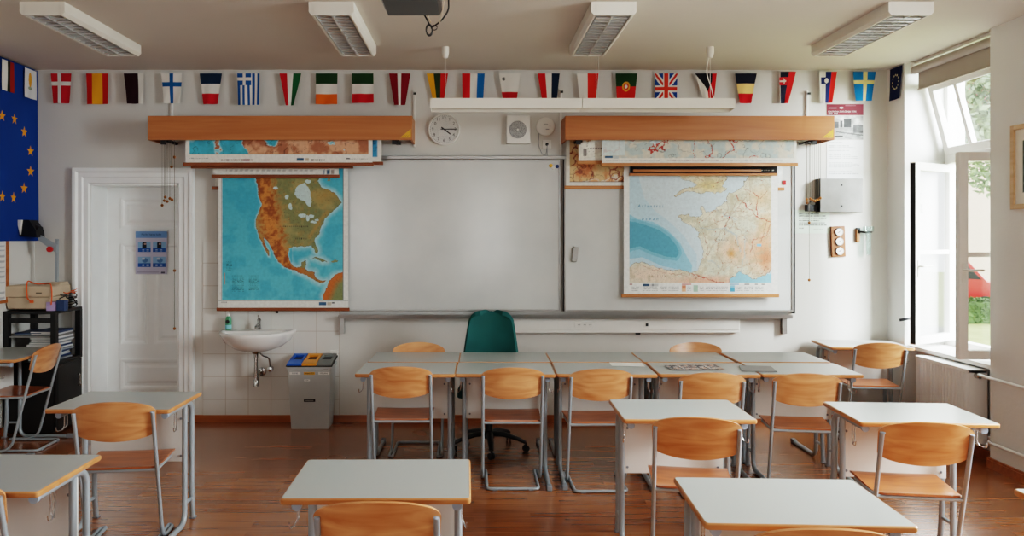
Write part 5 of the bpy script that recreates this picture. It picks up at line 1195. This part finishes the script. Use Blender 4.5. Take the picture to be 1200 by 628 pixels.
flags = [
 (59.5, 83.5, 62, 81, 121, cross((186, 32, 46), WH, .42, .34, .09), 'red flag with a white cross, leftmost on the back wall'),
 (101, 126.5, 102, 126.5, 122, vbands([(0, (186, 30, 24)), (.26, (232, 160, 34)), (.74, (186, 30, 24))]), 'red and yellow vertically banded flag on the bunting'),
 (145, 168, 149, 168, 121.5, vbands([(0, (48, 14, 24)), (.72, WH)]), 'very dark maroon flag with a white side strip on the bunting'),
 (189, 213.5, 192, 211, 121, cross(WH, (24, 96, 150), .48, .36, .1), 'white flag with a blue cross on the bunting'),
 (234, 260, 238, 255, 122, hbands([(0, (22, 48, 74)), (.34, WH), (.66, (196, 30, 44))]), 'navy, white and red banded flag narrowing downwards on the bunting'),
 (278, 304.5, 279, 304, 123, greek, 'blue and white striped flag with a small cross in its corner'),
 (327.5, 353, 335, 344, 123.5, vbands([(0, (190, 28, 40)), (.34, WH), (.64, (28, 92, 54))]), 'red, white and green wedge-shaped flag between the striped one and the orange one'),
 (370, 395.5, 370, 395, 122, hbands([(0, GR), (.34, WH), (.68, (236, 110, 30))]), 'green, white and orange banded flag on the bunting'),
 (412.5, 437.5, 412.5, 438, 120.5, hbands([(0, GR), (.36, WH), (.70, (196, 24, 36))]), 'green, white and red banded flag on the bunting'),
 (456, 481, 462, 475, 123, vbands([(0, (128, 16, 34)), (.39, WH), (.58, (128, 16, 34))]), 'maroon flag with a white middle stripe above the left map case end'),
 (500, 525, 508, 520, 120, vbands([(0, YE), (.33, (44, 60, 32)), (.66, (200, 36, 34))]), 'yellow, green and red wedge-shaped flag left of the lamp'),
 (541.5, 568, 542, 566, 121, vbands([(0, (200, 28, 34)), (.36, WH), (.68, (22, 110, 170))]), 'red, white and bright blue flag above the long lamp'),
 (584.5, 610, 590, 605, 121, malta, 'white flag with a grey emblem and a red lower part'),
 (630, 656, 636, 652, 121, vbands([(0, (200, 28, 34)), (.34, WH), (.64, (20, 38, 60))]), 'red, white and dark navy flag above the long lamp'),
 (676, 701.5, 680, 698, 121, vbands([(0, WH), (.5, (214, 50, 36))]), 'half white, half red flag above the long lamp'),
 (721.5, 747, 723, 743, 122, portugal, 'green and red flag with a round yellow crest'),
 (767.5, 794, 768, 793, 122, uk, 'flag with a red and white cross and diagonals on blue'),
 (814.5, 840, 826, 836, 121, czech, 'flag with a dark triangle beside red near the right ceiling rose'),
 (861.5, 887, 867, 880, 121, hbands([(0, (26, 28, 46)), (.34, (236, 200, 130)), (.67, (196, 20, 30))]), 'black, pale yellow and red banded flag just right of the lamp'),
 (913.5, 933, 914, 923.5, 121, slovak, 'dark and red flag with a double-cross shield'),
 (960, 981, 962, 975, 120.5, slovene, 'white, navy and red flag with a small shield'),
 (999.5, 1026.5, 1003, 1021.5, 118, cross((10, 112, 172), (226, 214, 150), .54, .36, .085), 'bright blue flag with a pale yellow cross'),
 ]
for i, (x0, x1, bx0, bx1, yb_, fn, lab) in enumerate(flags):
    Y = 7.0+.012*math.sin(i*2.1); w = WX(x1, Y)-WX(x0, Y); ytop = 86 if x0 < 900 else (84 if x0 < 1040 else 78.5); h = WZ(ytop, Y)-WZ(yb_, Y); xm = (x0+x1)/2
    a0, a1 = WX(bx0, Y)-WX(xm, Y), WX(bx1, Y)-WX(xm, Y)
    if x0 > 1040: a0, a1 = WX(1040.5, Y)-WX(xm, Y), WX(1055.5, Y)-WX(xm, Y)
    def shp(U, V, w, h, a0=a0, a1=a1): return (1-V)*((U-.5)*w)+V*(a0+(a1-a0)*U), (1-V)*h
    o = thing('pennant_flag', lab, 'flag', (WX(xm, Y), Y, WZ(yb_, Y)), group='bunting flags along the ceiling')
    sheet('cloth', w, h, 48, 60, fn, M['cloth'], o, wave=.006, shape=shp, wavef=(7+i % 3, 2+i % 4))
def shp2(U, V, w, h): return (U-.5)*w*(1-.12*V)-.03*V, (1-V)*h
o = thing('pennant_flag', 'small dark blue flag with a ring of stars in the right corner', 'flag', (XR-.012, 6.885, 2.93), -PI/2, 'bunting flags along the ceiling')
sheet('cloth', .20, .285, 48, 60, eu_small, M['cloth'], o, wave=.004, shape=shp2)
b = MB(); b.tube([(XL+.03, 7.0, 3.212)]+[(WX(x, 7.0), 7.0, 3.214-.004*math.sin(x*.3)) for x in range(60, 1040, 30)]+[(XR-.05, 7.0, 3.222)], .0025, 6)
b.tube([(XL+.02, 7.0, 3.212), (XL+.02, 6.4, 3.20), (XL+.02, 5.0, 3.19)], .0025, 6)
b.build('bunting_cord', M['white'], label='thin cord carrying the flag bunting under the ceiling', cat='cord')
for (ya, yb2, lab, fn) in ((6.82, 7.0, 'pale flag with a yellow shape on the left wall next to the corner', cyprus), (6.49, 6.66, 'white, dark red and black flag farthest left on the left wall', vbands([(0, WH), (.45, (40, 50, 34)), (.7, (150, 40, 30))]))):
    o = thing('pennant_flag', lab, 'flag', (XL+.045, (ya+yb2)/2, 2.94), PI/2, 'bunting flags along the ceiling')
    sheet('cloth', yb2-ya, .262, 48, 60, fn, M['cloth'], o, wave=.004)
def euflag(U, V):
    W_, H_ = .90, 1.56; c = fillc(U.size, (14, 60, 128)); n_ = vnoise(U*3, V*3, 1.2, 5, 2); c = mixc(c, (20, 78, 150), n_*.6)
    y = (U-.5)*W_; z = (1-V)*H_; 
    for k in range(12):
        a = k*PI/6+.26; cy_ = .0+.355*math.cos(a)-.0; cz = .72+.355*math.sin(a); r = []
        for j in range(10):
            q = PI/2+j*PI/5; R_ = .052 if j % 2 == 0 else .021; r.append((cy_+R_*math.cos(q), cz+R_*math.sin(q)))
        c[inpoly(y, z, r)] = (224, 150, 30)
    return c
t = thing('wall_flag', 'large blue flag with a ring of yellow stars hanging on the left wall', 'flag', (XL+.028, 6.60, 1.66), PI/2)
sheet('cloth', .90, 1.56, 230, 400, euflag, M['cloth'], t, wave=.012, wavef=(9, 2))

# ================================================================== OUTSIDE
GZ = -.80
b = MB(); b.box(4.6, 60, -10, 70, GZ-.1, GZ); b.build('ground', M['grass'], kind='structure')
b = MB(); b.box(7, 50, 23.0, 29, GZ, GZ+.02); b.prism([(15.2, -8), (21, -8), (21, 23.0), (15.2, 23.0)], GZ, GZ+.015); b.build('trim_2', M['asphalt'], kind='structure')
def leaves(b, cx, cy, cz, rx, ry, rz_, n, sz, rg):
    for i in range(n):
        while True:
            p = Vector((rg.uniform(-1, 1), rg.uniform(-1, 1), rg.uniform(-1, 1)))
            if .35 < p.length < 1: break
        p = Vector((cx+p.x*rx, cy+p.y*ry, cz+p.z*rz_)); a = Vector((rg.gauss(0, 1), rg.gauss(0, 1), rg.gauss(0, 1))).normalized(); c = a.cross(Vector((rg.gauss(0, 1), rg.gauss(0, 1), 1))).normalized(); s = sz*rg.uniform(.6, 1.3)
        o = len(b.v); b.v += [tuple(p-a*s), tuple(p+c*s*.5), tuple(p+a*s), tuple(p-c*s*.5)]; b.face([o, o+1, o+2, o+3])
def tree(x, y, h, r, n, m, label, sz=.13, seed=1):
    rg = random.Random(seed); t = thing('tree', label, 'tree', (x, y, GZ), group=None)
    b = MB(); b.tube([(0, 0, 0), (.1, .0, h*.3), (0, .1, h*.6), (.1, 0, h*.85)], [.22, .17, .11, .04], 10)
    for k in range(7):
        a = k*.9; b.tube([(0.05, .05, h*(.3+.06*k)), (math.cos(a)*r*.45, math.sin(a)*r*.45, h*(.45+.06*k)), (math.cos(a)*r*.8, math.sin(a)*r*.8, h*(.5+.06*k))], [.09, .05, .02], 7)
    b.build('trunk', M['bark'], t)
    b = MB()
    for k in range(14):
        a = k*2.4; q = r*.62*math.sqrt((k+.5)/14); leaves(b, math.cos(a)*q, math.sin(a)*q, h*(.45+.5*((k*5) % 14)/14), r*.5, r*.5, h*.13, n//14, sz, rg)
    b.build('foliage', m, t)
tree(13.6, 19.0, 9.5, 3.0, 12600, M['leaf'], 'leafy pale green tree seen through the upper right of the open window', .10, seed=3)
tree(20.5, 12.5, 7, 2.6, 4200, M['leafdark'], 'dense dark tree mirrored in the glass of the far open casement', .17, seed=4)
tree(24.5, 5.0, 7, 2.6, 3000, M['leafdark'], 'second dark tree standing along the street outside', .17, seed=5)
b = MB(); rg = random.Random(9); b.box(9.0, 20, 22.0, 22.6, GZ, GZ+.62)
for i in range(9000):
    p = Vector((rg.uniform(8.95, 20.05), rg.choice((21.97, 22.0, 22.3, 22.6)), rg.uniform(GZ, GZ+.72))) if rg.random() < .6 else Vector((rg.uniform(8.95, 20.05), rg.uniform(21.95, 22.65), GZ+.62+rg.uniform(0, .1)))
    a = Vector((rg.gauss(0, 1), rg.gauss(0, 1), rg.gauss(0, 1))).normalized(); c = a.cross(Vector((0, .3, 1))).normalized(); o = len(b.v); s = .05
    b.v += [tuple(p-a*s), tuple(p+c*s*.6), tuple(p+a*s), tuple(p-c*s*.6)]; b.face([o, o+1, o+2, o+3])
b.build('hedge', M['hedge'], label='low clipped green hedge outside in front of the red van', cat='hedge')
def vehicle(name, prof, win, L, W, m, label, cat, loc, rz, wheels, r=.33):
    t = thing(name, label, cat, loc, rz)
    def ring(y, k): return [(x, y, .30+(z-.30)*(1 if abs(z) < .9 else k)) for x, z in prof]
    n = len(prof); b = MB(); yy = W/2
    def rg_(y, ins): 
        return [(x*(1-.02*ins), y, z-(.05*ins if z > .5 else 0)) for x, z in prof]
    b.rings([rg_(-yy, 1), rg_(-yy+.07, 0), rg_(yy-.07, 0), rg_(yy, 1)]); 
    for i in range(len(b.sm)): b.sm[i] = False
    b.build('body', m, t)
    for s in (-1, 1):
        for w_ in win:
            b = MB(); b.prism(w_, s*(yy+.004), s*(yy-.01), 'y'); b.build('side_window', M['carglass'], t)
        for x in wheels:
            b = MB(); b.lathe([(r*.5, -.1), (r*.95, -.1), (r, -.06), (r, .06), (r*.95, .1), (r*.5, .1)], (x, s*(yy-.09), r), 24, 'y'); wh_ = b.build('wheel', M['rubber'], t)
            b = MB(); b.lathe([(r*.6, s*.02), (r*.6, s*.095), (r*.2, s*.11), (.0, s*.11)], (x, s*(yy-.09), r), 20, 'y'); b.build('hub_cap', M['concrete'], wh_)
    b = MB(); b.box(prof[2][0]-.05, prof[2][0]+.01, -yy+.15, -yy+.45, .62, .78, .02); b.box(prof[2][0]-.05, prof[2][0]+.01, yy-.45, yy-.15, .62, .78, .02); b.build('headlight', M['chrome'], t)
    return t
van = [(-2.3, .3), (2.35, .3), (2.4, .55), (2.32, .85), (1.7, 1.12), (1.0, 1.85), (.6, 1.92), (-2.2, 1.92), (-2.35, 1.2)]
v = vehicle('van', van, [[(.55, 1.2), (1.5, 1.15), (.95, 1.68), (.55, 1.72)], [(-.9, 1.2), (.4, 1.2), (.4, 1.74), (-.9, 1.74)]], 4.8, 1.9, M['vanred'], 'red van parked beyond the hedge outside the window', 'van', (14.15, 24.6, GZ+.02), 0, (1.6, -1.4))
car = [(-2.0, .3), (2.0, .3), (2.05, .5), (1.95, .75), (1.0, .92), (.3, 1.42), (-.9, 1.45), (-1.6, 1.0), (-2.05, .9)]
for i, (y_, l_) in enumerate(((9.6, 'white hatchback parked outside, mirrored in the open casement glass'), (14.8, 'white car parked outside further along the street'), (4.4, 'white car parked outside nearest the classroom window'))):
    vehicle('car', car, [[(.35, .95), (.9, .95), (.3, 1.32), (.35, 1.33)], [(-.9, .98), (.25, .96), (.2, 1.36), (-.8, 1.37)]], 4.2, 1.75, M['carwhite'], l_, 'car', (16.6, y_, GZ+.02), R(90), (1.3, -1.3), .31)
t = thing('house', 'pale pink house across the street behind the trees', 'house', (26, 40, GZ))
b = MB(); b.box(-12, 12, -.2, 8, 0, 9); b.build('wall', M['stucco'], t)
b = MB(); b.prism([(-.8, 9), (4, 11.5), (8.5, 9)], -12.5, 12.5, 'x'); b.build('roof', M['roof'], t)
for i in range(8):
    for j in range(3):
        b = MB(); b.box(-11+i*3, -9.8+i*3, -.28, -.18, 1.2+j*2.8, 2.9+j*2.8); wf = b.build('window', M['winwhite'], t)
        b = MB(); b.box(-10.9+i*3, -9.9+i*3, -.30, -.27, 1.3+j*2.8, 2.8+j*2.8); b.build('pane', M['carglass'], wf)

# ================================================================== LIGHT, WORLD, CAMERA
wld = bpy.data.worlds.new('World'); bpy.context.scene.world = wld; wld.use_nodes = True
bg = wld.node_tree.nodes['Background']; bg.inputs[0].default_value = (.90, .965, 1.0, 1); bg.inputs[1].default_value = WORLD
def area(name, loc, target, sx, sy, power, col=(1, 1, 1)):
    l = bpy.data.lights.new(name, 'AREA'); l.shape = 'RECTANGLE'; l.size = sx; l.size_y = sy; l.energy = power; l.color = col
    o = bpy.data.objects.new(name, l); C.objects.link(o); o.location = loc; dr_ = Vector(target)-Vector(loc); o.rotation_euler = dr_.to_track_quat('-Z', 'Y').to_euler(); return o
area('sky_light_far_window', (5.6, 3.9, 3.2), (4.0, 6.3, 1.6), 2.6, 2.6, P1, (.90, .97, 1))
area('sky_light_mid_window', (4.75, 3.0, 2.2), (2.8, 4.2, .6), 1.7, 2.3, P2, (.92, .975, 1))
area('sky_light_near_window', (4.75, -.3, 2.2), (2.5, .3, 1.2), 1.7, 2.3, P3, (.96, .98, 1))
area('sky_light_rear_window', (-2.3, YB-.5, 1.9), (-1.6, 4, 1.2), .75, 2.0, P4, (1, .97, .93))
area('sky_light_rear_window', (.3, YB-.5, 1.9), (.3, 4, 1.2), .85, 2.0, P4, (1, .97, .93))
cam = bpy.data.cameras.new('camera'); co = bpy.data.objects.new('camera', cam); C.objects.link(co); bpy.context.scene.camera = co
co.location = (0, 0, H); co.rotation_euler = (PI/2, 0, 0); cam.sensor_width = 36; cam.sensor_fit = 'HORIZONTAL'; cam.lens = 36*F/1200
cam.shift_x = (600-CX)/1200; cam.shift_y = -(314-CY)/1200; cam.clip_start = .05; cam.clip_end = 300
sc = bpy.context.scene
sc.view_settings.view_transform = 'Filmic'; sc.view_settings.look = 'High Contrast'; sc.view_settings.exposure = EXPO; sc.view_settings.gamma = 1
sc.cycles.max_bounces = 8; sc.cycles.diffuse_bounces = 5; sc.cycles.glossy_bounces = 4; sc.cycles.transparent_max_bounces = 12; sc.cycles.caustics_reflective = False; sc.cycles.caustics_refractive = False; sc.cycles.sample_clamp_indirect = 4
sc.cycles.use_denoising = True
